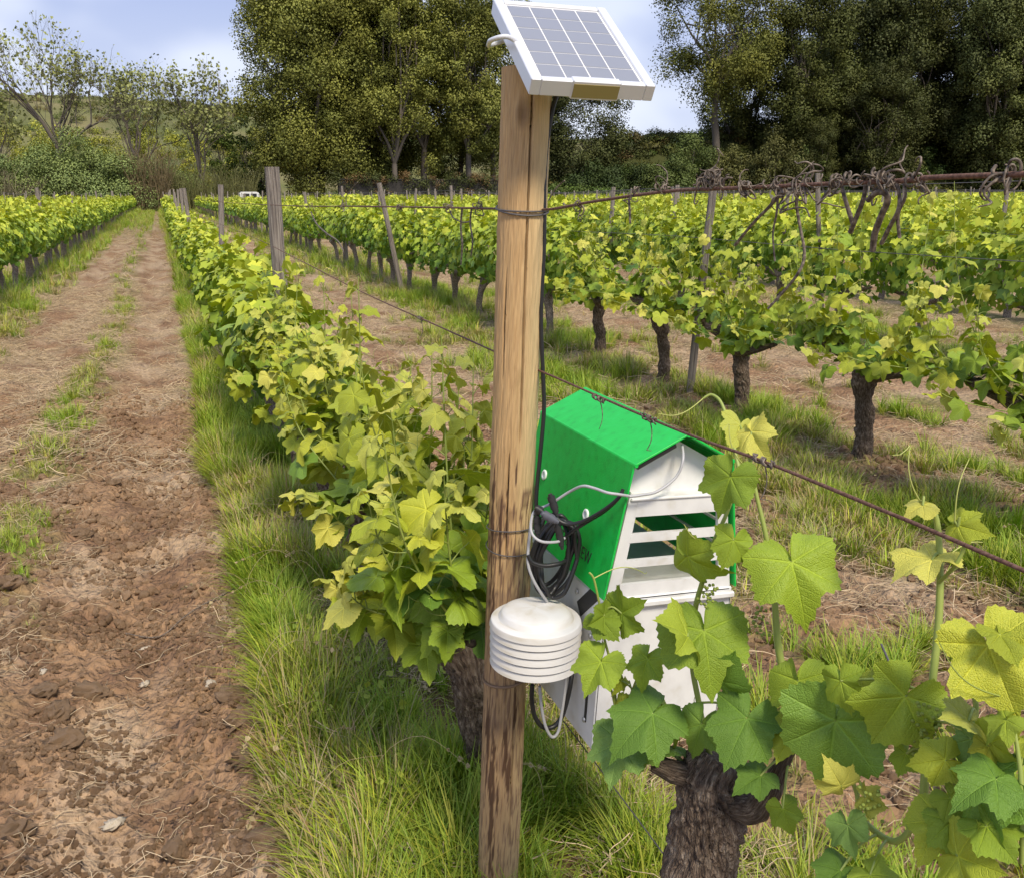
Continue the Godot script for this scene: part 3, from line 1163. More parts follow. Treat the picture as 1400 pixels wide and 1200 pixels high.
func bush(called: String, label: String, category: String, base: Vector3, half: Vector3, clumps: int, per: int, size: float, tint: Color, seed_: int, group := "") -> void:
	rng.seed = seed_
	var o := thing(called, label, category, base, group)
	var list := []
	for k in clumps:
		var d := rv().normalized()
		d.y = absf(d.y)
		var p := base + d * half * rnd(0.6, 1.0)
		list.append([p, minf(half.x, half.y) * rnd(0.2, 0.42)])
	var g := Geo.new()
	for k in 6:
		limb(g, base - Vector3.UP * 0.2, list[k][0], 0.12, 0.03, 0.08)
	part("stems", g, M.tree_bark, o).set_meta("kind", "stuff")
	g = Geo.new()
	leaf_cloud(g, list, per, size, tint, 0.2, 0.3)
	tag(part("foliage", g, M.tree_leaf, o), "", "", "", "stuff")


func reeds(label: String, base: Vector3, n: int, spread: Vector2, tall: float, tint: Color, lean: float, seed_: int) -> void:
	rng.seed = seed_
	var g := Geo.new()
	for k in n:
		var p := base + Vector3(rnd(-1, 1) * spread.x, 0, rnd(-1, 1) * spread.y)
		var h := tall * rnd(0.45, 1.1)
		var d := Vector3(rnd(-1, 1) * lean + (p.x - base.x) / spread.x * lean, 1, rnd(-1, 1) * lean).normalized()
		var bend := rv(0.25) * h
		bend.y = 0
		g.tube(PackedVector3Array([p, p + d * h * 0.5, p + d * h * 0.85 + bend * 0.4, p + d * h + bend]), PackedFloat32Array([0.035, 0.03, 0.02, 0.008]), 3, tint * rnd(0.6, 1.35), 0.0, null, 1.0, false)
		for j in 3:
			var a := p + d * h * rnd(0.3, 0.95)
			var e := Vector3(rnd(-1, 1), rnd(-0.3, 0.9), rnd(-1, 1)) * rnd(0.4, 1.0)
			g.tube(PackedVector3Array([a, a + e * 0.5 + Vector3.UP * 0.08, a + e]), PackedFloat32Array([0.02, 0.018, 0.004]), 3, tint * rnd(0.7, 1.3), 0.0, null, 1.0, false)
	var o := part("reed_clump", g, M.grass)
	tag(o, label, "reeds", "", "stuff")


func ridge_at(x: float) -> float:
	return 24.0 + 12.0 * smoothstep(120.0, -10.0, x) + 2.0 * na.get_noise_2d(x * 0.5, 7.0)


func build_backdrop() -> void:
	# the hill across the valley, well beyond the trees
	var g := Geo.new()
	var xs := steps([[-420, 620, 13]])
	var zs := steps([[-150, -560, 14]])
	for z in zs:
		for x in xs:
			var t := clampf((-z - 150.0) / 240.0, 0, 1)
			var ridge := ridge_at(x)
			var y := ridge * (t * t * (3 - 2 * t)) + 2.0 * na.get_noise_2d(x * 0.8, z * 0.8) * t - (1.0 - t) * 1.0
			var w := 0.5 + 0.5 * na.get_noise_2d(x * 1.1, z * 2.2)
			var c := Color(0.16, 0.175, 0.06).lerp(Color(0.28, 0.235, 0.12), clampf((w - 0.5) * 3.0, 0, 1)).lerp(Color(0.1, 0.115, 0.045), clampf((0.45 - w) * 5.0, 0, 1))
			g.v.append(Vector3(x, y, z)); g.n.append(Vector3.UP); g.u.append(Vector2(x, z) * 0.1); g.c.append(c)
	for b in zs.size() - 1:
		for a in xs.size() - 1:
			var k := b * xs.size() + a
			g.tri(k, k + xs.size(), k + 1)
			g.tri(k + 1, k + xs.size(), k + xs.size() + 1)
	g.smooth_normals()
	for k in g.n.size():
		if g.n[k].y < 0: g.n[k] = -g.n[k]
	tag(part("hill", g, M.soil), "", "", "", "structure")
	rng.seed = 31
	var where := []
	var tint := []
	for k in 5200:
		var x := rnd(-160, 420)
		var z := rnd(-170, -395)
		if na.get_noise_2d(x * 1.4, z * 2.0) < rnd(-0.5, 0.3): continue
		var t := clampf((-z - 150.0) / 240.0, 0, 1)
		var ridge := ridge_at(x)
		where.append(Transform3D(Basis.from_scale(Vector3.ONE * rnd(0.25, 0.95)), Vector3(x, ridge * (t * t * (3 - 2 * t)), z)))
		tint.append(Color(rnd(0.7, 1.2), rnd(0.8, 1.1), 1.0))
	var sg := Geo.new()
	leaf_cloud(sg, [[Vector3(0, 0.8, 0), 1.6], [Vector3(1.2, 0.6, 0.4), 1.1], [Vector3(-1.0, 0.5, -0.3), 1.2]], 45, 0.55, Color(0.1, 0.105, 0.032), 0.2)
	scatter("hill_scrub", sg.mesh(), M.tree_leaf, where, tint, "low olive scrub dotted over the far hill")

	# utility pole on the slope
	var pole := thing("utility_pole", "thin grey utility pole standing against the sky on the hill", "pole", Vector3(19.811, 26.186, -300.000))
	g = Geo.new()
	g.tube(PackedVector3Array([Vector3(19.672, 23.093, -300.000), Vector3(19.952, 34.544, -300.000)]), taper(0.3, 0.2, 2), 8)
	part("shaft", g, M.stake, pole)
	g = Geo.new()
	g.box(Transform3D(Basis(), Vector3(19.882, 33.094, -299.700)), Vector3(1.1, 0.2, 0.2), 0.02)
	part("crossarm", g, M.stake, pole)

	# left: bare trees over yellow-green saplings, a grey-green willow mass, reeds at the end of the track
	bare_tree("tallest bare tree at the far left, forked low with upright twigs", Vector3(-9.6, 0, -113), 21.5, 0.42, Vector3(0.02, 0, 0), 11)
	bare_tree("slim bare tree cut by the left edge of the picture", Vector3(-15.5, 0, -114), 15.5, 0.26, Vector3(-0.06, 0, 0), 15)
	bare_tree("middle bare tree with a broad fan of twigs behind the willow bushes", Vector3(-2.2, 0, -118), 19.5, 0.33, Vector3(0.03, 0, 0), 12)
	bare_tree("leaning bare tree nearest the utility pole", Vector3(5.6, 0, -114), 17.5, 0.3, Vector3(-0.18, 0, 0), 13)
	for k in 9:
		leafy_tree("young_tree", "%s yellow green sapling from the left, below the bare trees" % ORDER[k], Vector3(-22 + k * 3.6 + 0.8 * (k % 3), 0, -125 - (k % 3) * 4), 11, [6.2, 4.6, 3.0], 46, 60, 0.36, Color(0.2, 0.215, 0.04), 0.12, 2.5, 200 + k, "yellow green saplings below the bare trees", "pale_bark", 0.1)
	for k in 4:
		bush("willow_bush", ["rounded grey green willow bush nearest the left edge", "biggest grey green willow bush behind the left rows", "grey green willow bush left of the dry reeds", "small grey green willow bush behind the reeds"][k], "bush", Vector3([-14.5, -8.0, -3.2, 1.5][k], 0, [-110, -108, -107.5, -111][k]), Vector3([4.0, 5.0, 4.2, 3.6][k], [6.2, 7.8, 6.8, 5.2][k], 3), 80, 110, 0.34, Color(0.115, 0.15, 0.055), 300 + k)
	reeds("tall dry brown reeds at the end of the soil track", Vector3(-0.6, 0, -106.5), 260, Vector2(1.4, 1.2), 6.4, Color(0.25, 0.19, 0.1), 0.2, 41)
	reeds("olive brown reeds right of the end of the track", Vector3(5.4, 0, -107.5), 420, Vector2(4.6, 1.6), 4.6, Color(0.19, 0.19, 0.065), 0.12, 42)
	reeds("pale arching reeds at the far left field edge", Vector3(-14.5, 0, -105.8), 140, Vector2(2.4, 1.0), 4.4, Color(0.27, 0.24, 0.14), 0.35, 43)
	for k in 3:
		leafy_tree("poplar", ["fresh green tree right of the leaning bare tree", "fresh green tree under the utility pole", "dull green tree beside the plane trees"][k], Vector3([7.6, 10.6, 12.8][k], 0, [-121, -124, -128][k]), 12, [6.6 - k * 0.4, 5.4, 2.4], 52, 70, 0.42, [Color(0.075, 0.11, 0.026), Color(0.07, 0.1, 0.026), Color(0.07, 0.088, 0.034)][k], 0.16, 2.2, 230 + k, "", "tree_bark", 0.1)

	# the tall plane trees in the middle
	var plane := Color(0.114, 0.124, 0.031)
	var px := [16.6, 22.8, 26.0, 31.0, 36.0, 40.5]
	for k in 6:
		leafy_tree("plane_tree", ["broad plane tree at the left end of the tall group, leaves down to the ground", "second tall plane tree from the left of the group", "plane tree whose bare forked trunk stands clear of the wall", "plane tree right of the forked trunk", "plane tree just left of the wooden post", "plane tree partly hidden by the wooden post"][k], Vector3(px[k], 0.5, [-110, -112, -108.5, -113, -110, -114][k]), 28, [[13.5, 14, 7.2], [15, 13.5, 6.6], [18, 11.5, 5.6], [16, 12.5, 5.6], [17, 12, 5.4], [16, 12, 5.6]][k], [220, 190, 140, 150, 140, 130][k], 95, 0.46, plane * [1.0, 0.9, 1.05, 1.15, 0.95, 0.9][k], [0.5, 0.45, 0.42, 0.45, 0.42, 0.42][k], [4.0, 5.0, 4.6, 6.5, 6.0, 7.0][k], 100 + k, "", "tree_bark", [0.15, 0.15, 0.25, 0.2, 0.2, 0.2][k])
	# behind and to the right of the panel
	leafy_tree("oak", "dark small leaved tree seen below the solar panel", Vector3(53.5, 1, -116), 18, [10.0, 8.0, 6.2], 130, 80, 0.45, Color(0.047, 0.055, 0.020), 0.3, 4.5, 120)
	leafy_tree("plane_tree", "open plane tree with a dark leaning trunk right of the solar panel", Vector3(71.5, 4, -112), 26, [20.0, 10.5, 8.5], 105, 85, 0.5, plane * 0.85, 0.6, 12.5, 121, "", "tree_bark", 0.4)
	leafy_tree("oak", "tall dark tree right of the open plane tree", Vector3(84, 4, -110), 28, [16.0, 12.5, 7.0], 120, 110, 0.5, Color(0.047, 0.055, 0.016), 0.5, 6.0, 122, "", "tree_bark", 0.15)
	leafy_tree("cypress", "rounded dark evergreen in front of the tall dark trees", Vector3(93, 2, -105), 19, [9.5, 9.0, 5.8], 130, 150, 0.4, Color(0.036, 0.042, 0.013), 0.4, 3.0, 123, "", "tree_bark", 0.3)
	leafy_tree("oak", "very tall dark tree behind the rounded evergreen", Vector3(103, 2, -112), 32, [18.0, 15, 8.5], 150, 110, 0.55, Color(0.041, 0.048, 0.016), 0.6, 6.0, 124, "", "tree_bark", 0.15)
	leafy_tree("ivy_clad_tree", "ivy clad tree with mid green leaves at the upper right", Vector3(113, 1, -103), 32, [17.0, 16, 8.0], 170, 120, 0.55, Color(0.06, 0.072, 0.024), 0.6, 5.0, 125, "", "tree_bark", 0.2)
	leafy_tree("ivy_clad_tree", "dense dark ivy clad tree at the right edge", Vector3(122, 1, -100), 32, [15.0, 15.5, 8.5], 180, 120, 0.55, Color(0.050, 0.058, 0.018), 0.6, 5.0, 126, "", "tree_bark", 0.2)
	leafy_tree("ivy_clad_tree", "tree beyond the right edge, leaning into the picture", Vector3(137, 1, -104), 30, [14.0, 15.5, 9.0], 150, 110, 0.6, Color(0.050, 0.058, 0.018), 0.6, 5.0, 127, "", "tree_bark", 0.2)
	# trees that close the gaps behind
	rng.seed = 91
	for q in [["plane_tree_001", 19.5, -121, 1.0, "plane tree filling the gap behind the two leftmost plane trees"], ["plane_tree", 28.5, -124, 0.95, "plane tree behind the forked trunk"], ["plane_tree_001", 38.5, -123, 0.9, "plane tree behind the wooden post"], ["oak_001", 96, -121, 0.95, "dark tree behind the rounded evergreen"], ["oak_002", 109, -120, 0.9, "dark tree filling the gap left of the ivy clad trees"], ["oak_001", 90, -118, 0.8, "dark tree between the open plane tree and the evergreen"], ["ivy_clad_tree", 130, -112, 1.0, "ivy clad tree behind the right edge trees"], ["cypress", 112, -104, 0.72, "lower rounded evergreen before the ivy clad trees"], ["cypress", 84, -107, 0.62, "low dark evergreen at the foot of the tall dark tree"], ["oak", 47.5, -119, 0.8, "dark tree just right of the wooden post"], ["oak_001", 80, -119, 0.95, "dark tree behind the tall dark tree right of the open one"], ["oak_002", 99, -119, 1.0, "dark tree high behind the rounded evergreen"], ["ivy_clad_tree_001", 117, -112, 1.05, "dark tree between the two ivy clad trees"]]:
		var src: Node3D = get_node(q[0])
		copy(src, q[4], Vector3(q[1], 1.0, q[2]), rnd(0.6, 5.0), Vector3.ONE * q[3])
	# bank of brambles under them
	g = Geo.new()
	xs = steps([[42, 160, 4]])
	var rise := steps([[0, 1, 0.1]])
	for t in rise:
		for x in xs:
			var h := (3.0 + 7.0 * smoothstep(50.0, 66.0, x)) * t + 0.6 * na.get_noise_2d(x * 3.0, t * 30.0)
			g.v.append(Vector3(x, h + 0.3, -105.0 - t * 16.0 + 0.1 * (x - 50.0) * 0.4)); g.n.append(Vector3.UP); g.u.append(Vector2(x, t * 16.0)); g.c.append(Color(0.075, 0.085, 0.03))
	for b in rise.size() - 1:
		for a in xs.size() - 1:
			var k := b * xs.size() + a
			g.tri(k, k + xs.size(), k + 1)
			g.tri(k + 1, k + xs.size(), k + xs.size() + 1)
	g.smooth_normals()
	for k in g.n.size():
		if g.n[k].y < 0: g.n[k] = -g.n[k]
	tag(part("bank_terrain", g, M.soil), "", "", "", "structure")
	var spots := [[47, 2.2, 0], [51, 4.5, 1], [57, 5.2, 1], [61.5, 6.5, 0], [66, 9.2, 0], [71, 9.5, 2], [77, 9.8, 2], [83, 8.5, 0], [88, 6.0, 2], [95, 5.5, 1], [101, 6.0, 2], [106, 7.5, 3], [113, 5.5, 3], [120, 8.0, 1], [128, 8.0, 1]]
	var kinds := [Color(0.055, 0.075, 0.024), Color(0.03, 0.045, 0.016), Color(0.062, 0.066, 0.024), Color(0.075, 0.115, 0.034)]
	for k in spots.size():
		var s: Array = spots[k]
		bush("bramble_bush", ["green bramble bush", "dark bramble bush", "brownish bramble bush", "fresh green bush"][s[2]] + " on the bank, " + ["first", "second", "third", "fourth", "fifth", "sixth", "seventh", "eighth", "ninth", "tenth", "eleventh", "twelfth", "thirteenth", "fourteenth", "last"][k] + " from the wooden post", "bush", Vector3(s[0], 0.8, -106.5 + (k % 3) * -1.6), Vector3(4.2, s[1], 3.2), 46, 95, 0.42, kinds[s[2]], 400 + k)
	where = []
	tint = []
	rng.seed = 37
	for k in 900:
		var x := rnd(44, 158)
		var t := pow(rng.randf(), 0.8)
		where.append(Transform3D(Basis(Vector3.UP, rnd(0, TAU)) * Basis.from_scale(Vector3(1, rnd(0.7, 1.3), 1) * rnd(0.45, 1.0)), Vector3(x, (3.0 + 7.0 * smoothstep(50.0, 66.0, x)) * t, -105.0 - t * 16.0 + 0.04 * (x - 50.0))))
		tint.append(Color(rnd(0.4, 0.75), rnd(0.45, 0.75), rnd(0.4, 0.7)))
	scatter("bank_scrub", sg.mesh(), M.tree_leaf, where, tint, "dark scrub covering the bank under the right hand trees")
	var hg := Geo.new()
	rng.seed = 55
	for k in 90:
		leaf_cloud(hg, [[Vector3(44 + k * 0.72, 1.0 + 0.9 * smoothstep(60.0, 50.0, 44 + k * 0.72) + rnd(0, 0.5), -104.6 + rnd(-0.6, 0.6)), rnd(0.7, 1.2)]], 90, 0.28, Color(0.06, 0.095, 0.022), 0.15)
	tag(part("hedge", hg, M.tree_leaf), "low green hedge along the foot of the bank", "hedge", "", "stuff")

	# old stone wall under the plane trees, with ivy on top
	var wall := thing("stone_wall", "old grey stone wall under the plane trees, overgrown with ivy", "wall", Vector3(29, 0, -106.2))
	g = Geo.new()
	g.box(Transform3D(Basis(), Vector3(30, 1.6, -106.2)), Vector3(22, 3.2, 0.5), 0.06)
	part("masonry", g, M.wall, wall)
	rng.seed = 61
	g = Geo.new()
	for k in 26:
		g.box(Transform3D(Basis(Vector3.FORWARD, rnd(-0.03, 0.03)), Vector3(19.5 + k * 0.84, 3.3, -106.2)), Vector3(rnd(0.7, 0.82), 0.18, 0.62), 0.03)
	tag(part("coping_stones", g, M.wall, wall), "", "", "", "stuff")
	g = Geo.new()
	for k in 130:
		leaf_cloud(g, [[Vector3(rnd(18, 42), rnd(0.2, 2.6) if k % 2 == 0 else rnd(2.9, 3.9), -105.8), rnd(0.5, 1.1)]], 80, 0.26, Color(0.045, 0.055, 0.02) if k % 3 else Color(0.09, 0.06, 0.03), 0.2)
	tag(part("ivy", g, M.tree_leaf, wall), "", "", "", "stuff")

	# a small white van, half hidden behind the vines at the field edge
	var van := thing("parked_van", "small white van parked among the reeds left of the plane trees", "van", Vector3(9.4, 0, -103.6))
	g = Geo.new()
	var prof := PackedVector2Array([Vector2(-1.3, 0.45), Vector2(1.3, 0.45), Vector2(1.32, 1.0), Vector2(0.95, 1.15), Vector2(0.6, 1.85), Vector2(0.4, 1.95), Vector2(-1.1, 1.95), Vector2(-1.3, 1.75)])
	prism(g, prof, 0.8, Transform3D(Basis(), Vector3(9.4, 0, -103.6)))
	part("body", g, M.white, van)
	for s in [-0.75, 0.0]:
		g = Geo.new()
		g.box(Transform3D(Basis(), Vector3(9.4 + s + 0.1, 1.55, -102.79)), Vector3(0.6, 0.42, 0.03), 0.01)
		part("window", g, M.black, van)
	for s in [-0.85, 0.85]:
		g = Geo.new()
		g.lathe(Transform3D(Basis(Vector3.RIGHT, PI / 2), Vector3(9.4 + s, 0.35, -102.85)), [Vector2(0.02, 0.1), Vector2(0.3, 0.1), Vector2(0.34, 0.05), Vector2(0.34, -0.1)], 16)
		part("wheel", g, M.rubber, van)


# an outline in x and y, given depth along z
func prism(g: Geo, poly: PackedVector2Array, half: float, t: Transform3D, col := Color.WHITE) -> void:
	var idx := Geometry2D.triangulate_polygon(poly)
	for s in [-1.0, 1.0]:
		var k := g.v.size()
		for p in poly:
			g.point(t * Vector3(p.x, p.y, s * half), (t.basis * Vector3(0, 0, s)).normalized(), p * 4.0, col)
		for j in range(0, idx.size(), 3):
			g.tri(k + idx[j], k + idx[j + 1], k + idx[j + 2])
	for j in poly.size():
		var a := poly[j]
		var b := poly[(j + 1) % poly.size()]
		var mid := Vector2(b.y - a.y, a.x - b.x)
		g.flat([t * Vector3(a.x, a.y, -half), t * Vector3(b.x, b.y, -half), t * Vector3(b.x, b.y, half), t * Vector3(a.x, a.y, half)], col, t.basis * Vector3(mid.x, mid.y, 0) * (1.0 if not Geometry2D.is_polygon_clockwise(poly) else -1.0))


func bar(a: Vector2, b: Vector2, w: float) -> PackedVector2Array:
	var s := (b - a).normalized().orthogonal() * w * 0.5
	return PackedVector2Array([a - s, b - s, b + s, a + s])


# ---------------------------------------------------------------- the post and what hangs on it
func post_axis(y: float) -> Vector3:
	return Vector3(0.558 + 0.0373 * y, y, -1.592)


func build_post() -> void:
	var o := MeshInstance3D.new()
	var g := Geo.new()
	var sides := 150
	var rings := 170
	var look := atan2(1.592, -0.6)      # towards the camera
	var knots := [[-0.1, 1.735, 0.016], [0.62, 1.03, 0.01], [0.0, 1.01, 0.009], [0.35, 0.92, 0.012], [-0.35, 0.55, 0.016], [0.1, 0.47, 0.02]]
	for k in rings + 1:
		var y := lerpf(-0.25, 1.815, float(k) / rings)
		var c := post_axis(y)
		for j in sides + 1:
			var a := TAU * (j % sides) / sides
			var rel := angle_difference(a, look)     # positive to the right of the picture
			var r := 0.0432 + 0.0012 * smoothstep(1.2, 1.7, y)
			var d := Vector3(cos(a), 0, sin(a))
			r += 0.0018 * nd.get_noise_3d(d.x * 1.2, y * 2.2, d.z * 1.2) + 0.0007 * nd.get_noise_3d(d.x * 9.0, y * 5.0, d.z * 9.0)
			# long drying cracks
			var grain := nd.get_noise_2d(rel * 26.0, y * 2.5)
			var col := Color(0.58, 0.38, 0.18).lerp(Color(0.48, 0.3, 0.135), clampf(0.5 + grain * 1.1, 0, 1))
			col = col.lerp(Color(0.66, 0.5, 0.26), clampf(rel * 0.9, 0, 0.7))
			for q in [[0.24 + 0.03 * sin(y * 7.0), 1.12, 1.9, 0.024], [-0.62 + 0.02 * sin(y * 9.0), 1.2, 1.72, 0.012], [-0.18 + 0.03 * sin(y * 5.0), 0.9, 1.17, 0.012], [0.5 + 0.02 * sin(y * 6.0), 0.2, 0.8, 0.01]]:
				if y > q[1] and y < q[2]:
					var w: float = q[3] * minf(1.0, 12.0 * minf(y - q[1], q[2] - y))
					var e: float = absf(rel - q[0])
					if e < w * 1.6:
						r -= 0.014 * (1.0 - e / (w * 1.6))
						col = col.lerp(Color(0.06, 0.035, 0.02), 1.0 - e / (w * 1.6))
			for q in knots:
				var e: float = Vector2((rel - q[0]) * 0.044, (y - q[1]) * 0.6).length() / q[2]
				if e < 1.0:
					col = col.lerp(Color(0.13, 0.07, 0.035), pow(1.0 - e, 0.6) * 0.8)
					r += 0.003 * sin(e * PI) - 0.003 * (1.0 - e)
			# flakes of bark left on the lower half
			var f := na.get_noise_2d(rel * 130.0 + 400.0, y * 190.0) + 0.4 * nd.get_noise_2d(rel * 30.0, y * 12.0)
			if y < 1.05 and f > 0.22 and absf(rel + 0.2) > 0.04:
				col = col.lerp(Color(0.15, 0.08, 0.05), 0.85)
				r += 0.0008
			var flake := false
			for q in [[-0.5, 0.43, 0.2, 0.09], [-0.42, 0.3, 0.16, 0.12], [-0.8, 0.52, 0.12, 0.1], [0.12, 0.5, 0.15, 0.05], [0.3, 0.44, 0.12, 0.06], [-0.95, 0.95, 0.12, 0.13], [-0.75, 0.78, 0.1, 0.1], [-0.45, 0.97, 0.09, 0.07], [0.5, 0.6, 0.1, 0.05], [-0.15, 0.38, 0.07, 0.05], [0.15, 1.1, 0.06, 0.03]]:
				var e: float = Vector2((rel - q[0]) / q[2], (y - q[1]) / q[3]).length() + 0.8 * na.get_noise_2d(rel * 90.0 + q[1] * 300.0, y * 160.0)
				if e < 0.85:
					col = Color(0.11, 0.055, 0.03)
					flake = true
					r += 0.0009
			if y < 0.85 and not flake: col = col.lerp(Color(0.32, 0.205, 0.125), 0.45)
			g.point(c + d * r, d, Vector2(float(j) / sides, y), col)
	for k in rings:
		for j in sides:
			var a := k * (sides + 1) + j
			g.tri(a, a + sides + 1, a + 1)
			g.tri(a + 1, a + sides + 1, a + sides + 2)
	g.smooth_normals()
	var top := g.point(post_axis(1.817), Vector3.UP, Vector2.ZERO, Color(0.35, 0.25, 0.15))
	for j in sides:
		g.tri(top, rings * (sides + 1) + j, rings * (sides + 1) + j + 1)
	o = part("wooden_post", g, M.post)
	tag(o, "tall peeled wooden post with a long crack, carrying the solar panel and sensor", "post")


func build_panel() -> void:
	var b := Basis(Vector3.UP, deg_to_rad(-2.8)) * Basis(Vector3.RIGHT, deg_to_rad(-56.6)) * Basis(Vector3.BACK, deg_to_rad(-2.1))
	var at := Vector3(0.687, 1.856, -1.543)
	var t := Transform3D(b, at)       # x across, y up the slope, z out of the glass
	var o := thing("solar_panel", "small solar panel in a silver frame tilted on top of the wooden post", "solar panel", at)
	var w := 0.2136
	var h := 0.2935
	var d := 0.027
	for s in [-1.0, 1.0]:
		var g := Geo.new()
		g.box(t * Transform3D(Basis(), Vector3(s * (w / 2 - 0.0085), 0, -d / 2)), Vector3(0.017, h, d), 0.0012)
		part("frame_rail", g, M.alu, o)
		g = Geo.new()
		g.box(t * Transform3D(Basis(), Vector3(0, s * (h / 2 - 0.0065), -d / 2 - 0.0002)), Vector3(w - 0.0344, 0.013, d - 0.0004), 0.0012)
		part("frame_rail", g, M.alu, o)
	var g := Geo.new()
	g.box(t * Transform3D(Basis(), Vector3(0, 0, -0.006)), Vector3(w - 0.034, h - 0.026, 0.004), 0.0005)
	part("backing_sheet", g, M.sheet, o)
	var cw := (w - 0.034 - 0.006) / 4.0
	var ch := (h - 0.026 - 0.006) / 6.0
	var cell := Geo.new()
	cell.box(Transform3D(), Vector3(cw - 0.0026, ch - 0.0026, 0.0008), 0.0001)
	var cm := cell.mesh()
	for r in 6:
		for c in 4:
			put("solar_cell", cm, M.cell, o, Transform3D(b, b * Vector3((c - 1.5) * cw, (2.5 - r) * ch, -0.0036)))
	g = Geo.new()
	g.box(t * Transform3D(Basis(), Vector3(0.004, -h / 2 + 0.006, -d / 2 - 0.0004)), Vector3(0.083, 0.0165, d + 0.0045), 0.0015)
	part("edge_clip", g, M.alu, o)
	g = Geo.new()
	g.box(t * Transform3D(Basis(), Vector3(0.004, -h / 2 - 0.0028, -d / 2 - 0.001)), Vector3(0.079, 0.0012, d - 0.004), 0.0004)
	part("clip_label", g, M.olive, o)
	# arm and strap that hold it to the post
	g = Geo.new()
	g.tube(spline([Vector3(0.557, 1.849, -1.600), Vector3(0.546, 1.850, -1.560), Vector3(0.554, 1.853, -1.540), Vector3(0.568, 1.854, -1.535), Vector3(0.585, 1.849, -1.540)], 5), even(0.0042), 8)
	g.tube(spline([Vector3(0.557, 1.849, -1.600), Vector3(0.582, 1.858, -1.640), Vector3(0.619, 1.871, -1.650)], 4), even(0.0042), 8)
	part("strap", g, M.alu, o)
	g = Geo.new()
	g.box(Transform3D(Basis(), post_axis(1.79) + Vector3(0.02, 0.0, -0.045)), Vector3(0.05, 0.1, 0.012), 0.002)
	part("bracket", g, M.steel, o)


func build_sensor() -> void:
	var c := Vector3(0.588, 0.798, -1.447)
	var o := thing("radiation_shield", "round white louvred weather sensor shield on the front of the wooden post", "weather sensor", Vector3(c.x, c.y, c.z))
	var tilt := Basis(Vector3.BACK, deg_to_rad(-1.5))
	var g := Geo.new()
	# cap: rolled rim, a groove, then a low dome
	g.lathe(Transform3D(tilt, c + Vector3(0.002, 0.034, 0)), [Vector2(0.06, -0.0062), Vector2(0.085, -0.0062), Vector2(0.0862, -0.0058), Vector2(0.0866, -0.0048), Vector2(0.0845, 0.0045), Vector2(0.0835, 0.0062), Vector2(0.0815, 0.0072), Vector2(0.0715, 0.0095), Vector2(0.0698, 0.0105), Vector2(0.066, 0.0175), Vector2(0.0625, 0.0215), Vector2(0.055, 0.025), Vector2(0.04, 0.028), Vector2(0.02, 0.0292), Vector2(0.0005, 0.0295)], 72)
	part("cap", g, M.shield, o)
	for k in 5:
		g = Geo.new()
		var r := 0.0862 - 0.0003 * k
		g.lathe(Transform3D(tilt, c + Vector3(0.002 - 0.0004 * k, 0.0215 - 0.0155 * k, 0)), [Vector2(0.05, -0.0062), Vector2(r - 0.012, -0.0062), Vector2(r - 0.0118, -0.0062), Vector2(r - 0.0006, -0.0063), Vector2(r - 0.0001, -0.006), Vector2(r, -0.0054), Vector2(r - 0.003, 0.0055), Vector2(r - 0.0034, 0.0062), Vector2(r - 0.0045, 0.0065), Vector2(0.055, 0.0066)], 72)
		part("shield_plate", g, M.shield, o)
	g = Geo.new()
	g.lathe(Transform3D(tilt, c + Vector3(0.0, -0.055, 0)), [Vector2(0.002, -0.012), Vector2(0.012, -0.012), Vector2(0.013, -0.006), Vector2(0.016, 0.0), Vector2(0.05, 0.004)], 24)
	part("cable_gland", g, M.rubber, o)
	g = Geo.new()
	g.box(Transform3D(Basis(), post_axis(0.74) + Vector3(0.012, -0.02, 0.055)), Vector3(0.03, 0.02, 0.05), 0.002)
	part("bracket", g, M.white, o)
	for k in 3:
		g = Geo.new()
		var w := TAU * k / 3.0 + 0.5
		g.tube(PackedVector3Array([c + Vector3(cos(w) * 0.045, -0.045, sin(w) * 0.045), c + Vector3(cos(w) * 0.045, 0.03, sin(w) * 0.045)]), even(0.003), 8)
		part("spacer_rod", g, M.white, o)
	# hose clamp round the post under it
	g = Geo.new()
	var ring := []
	for k in 25:
		var w := TAU * k / 24.0
		ring.append(post_axis(0.645) + Vector3(cos(w) * 0.0462, 0.004 * cos(w), sin(w) * 0.0462))
	g.tube(PackedVector3Array(ring), even(0.003), 6)
	tag(part("pipe_clamp", g, M.clamp), "thin brownish clamp round the wooden post below the sensor", "clamp")


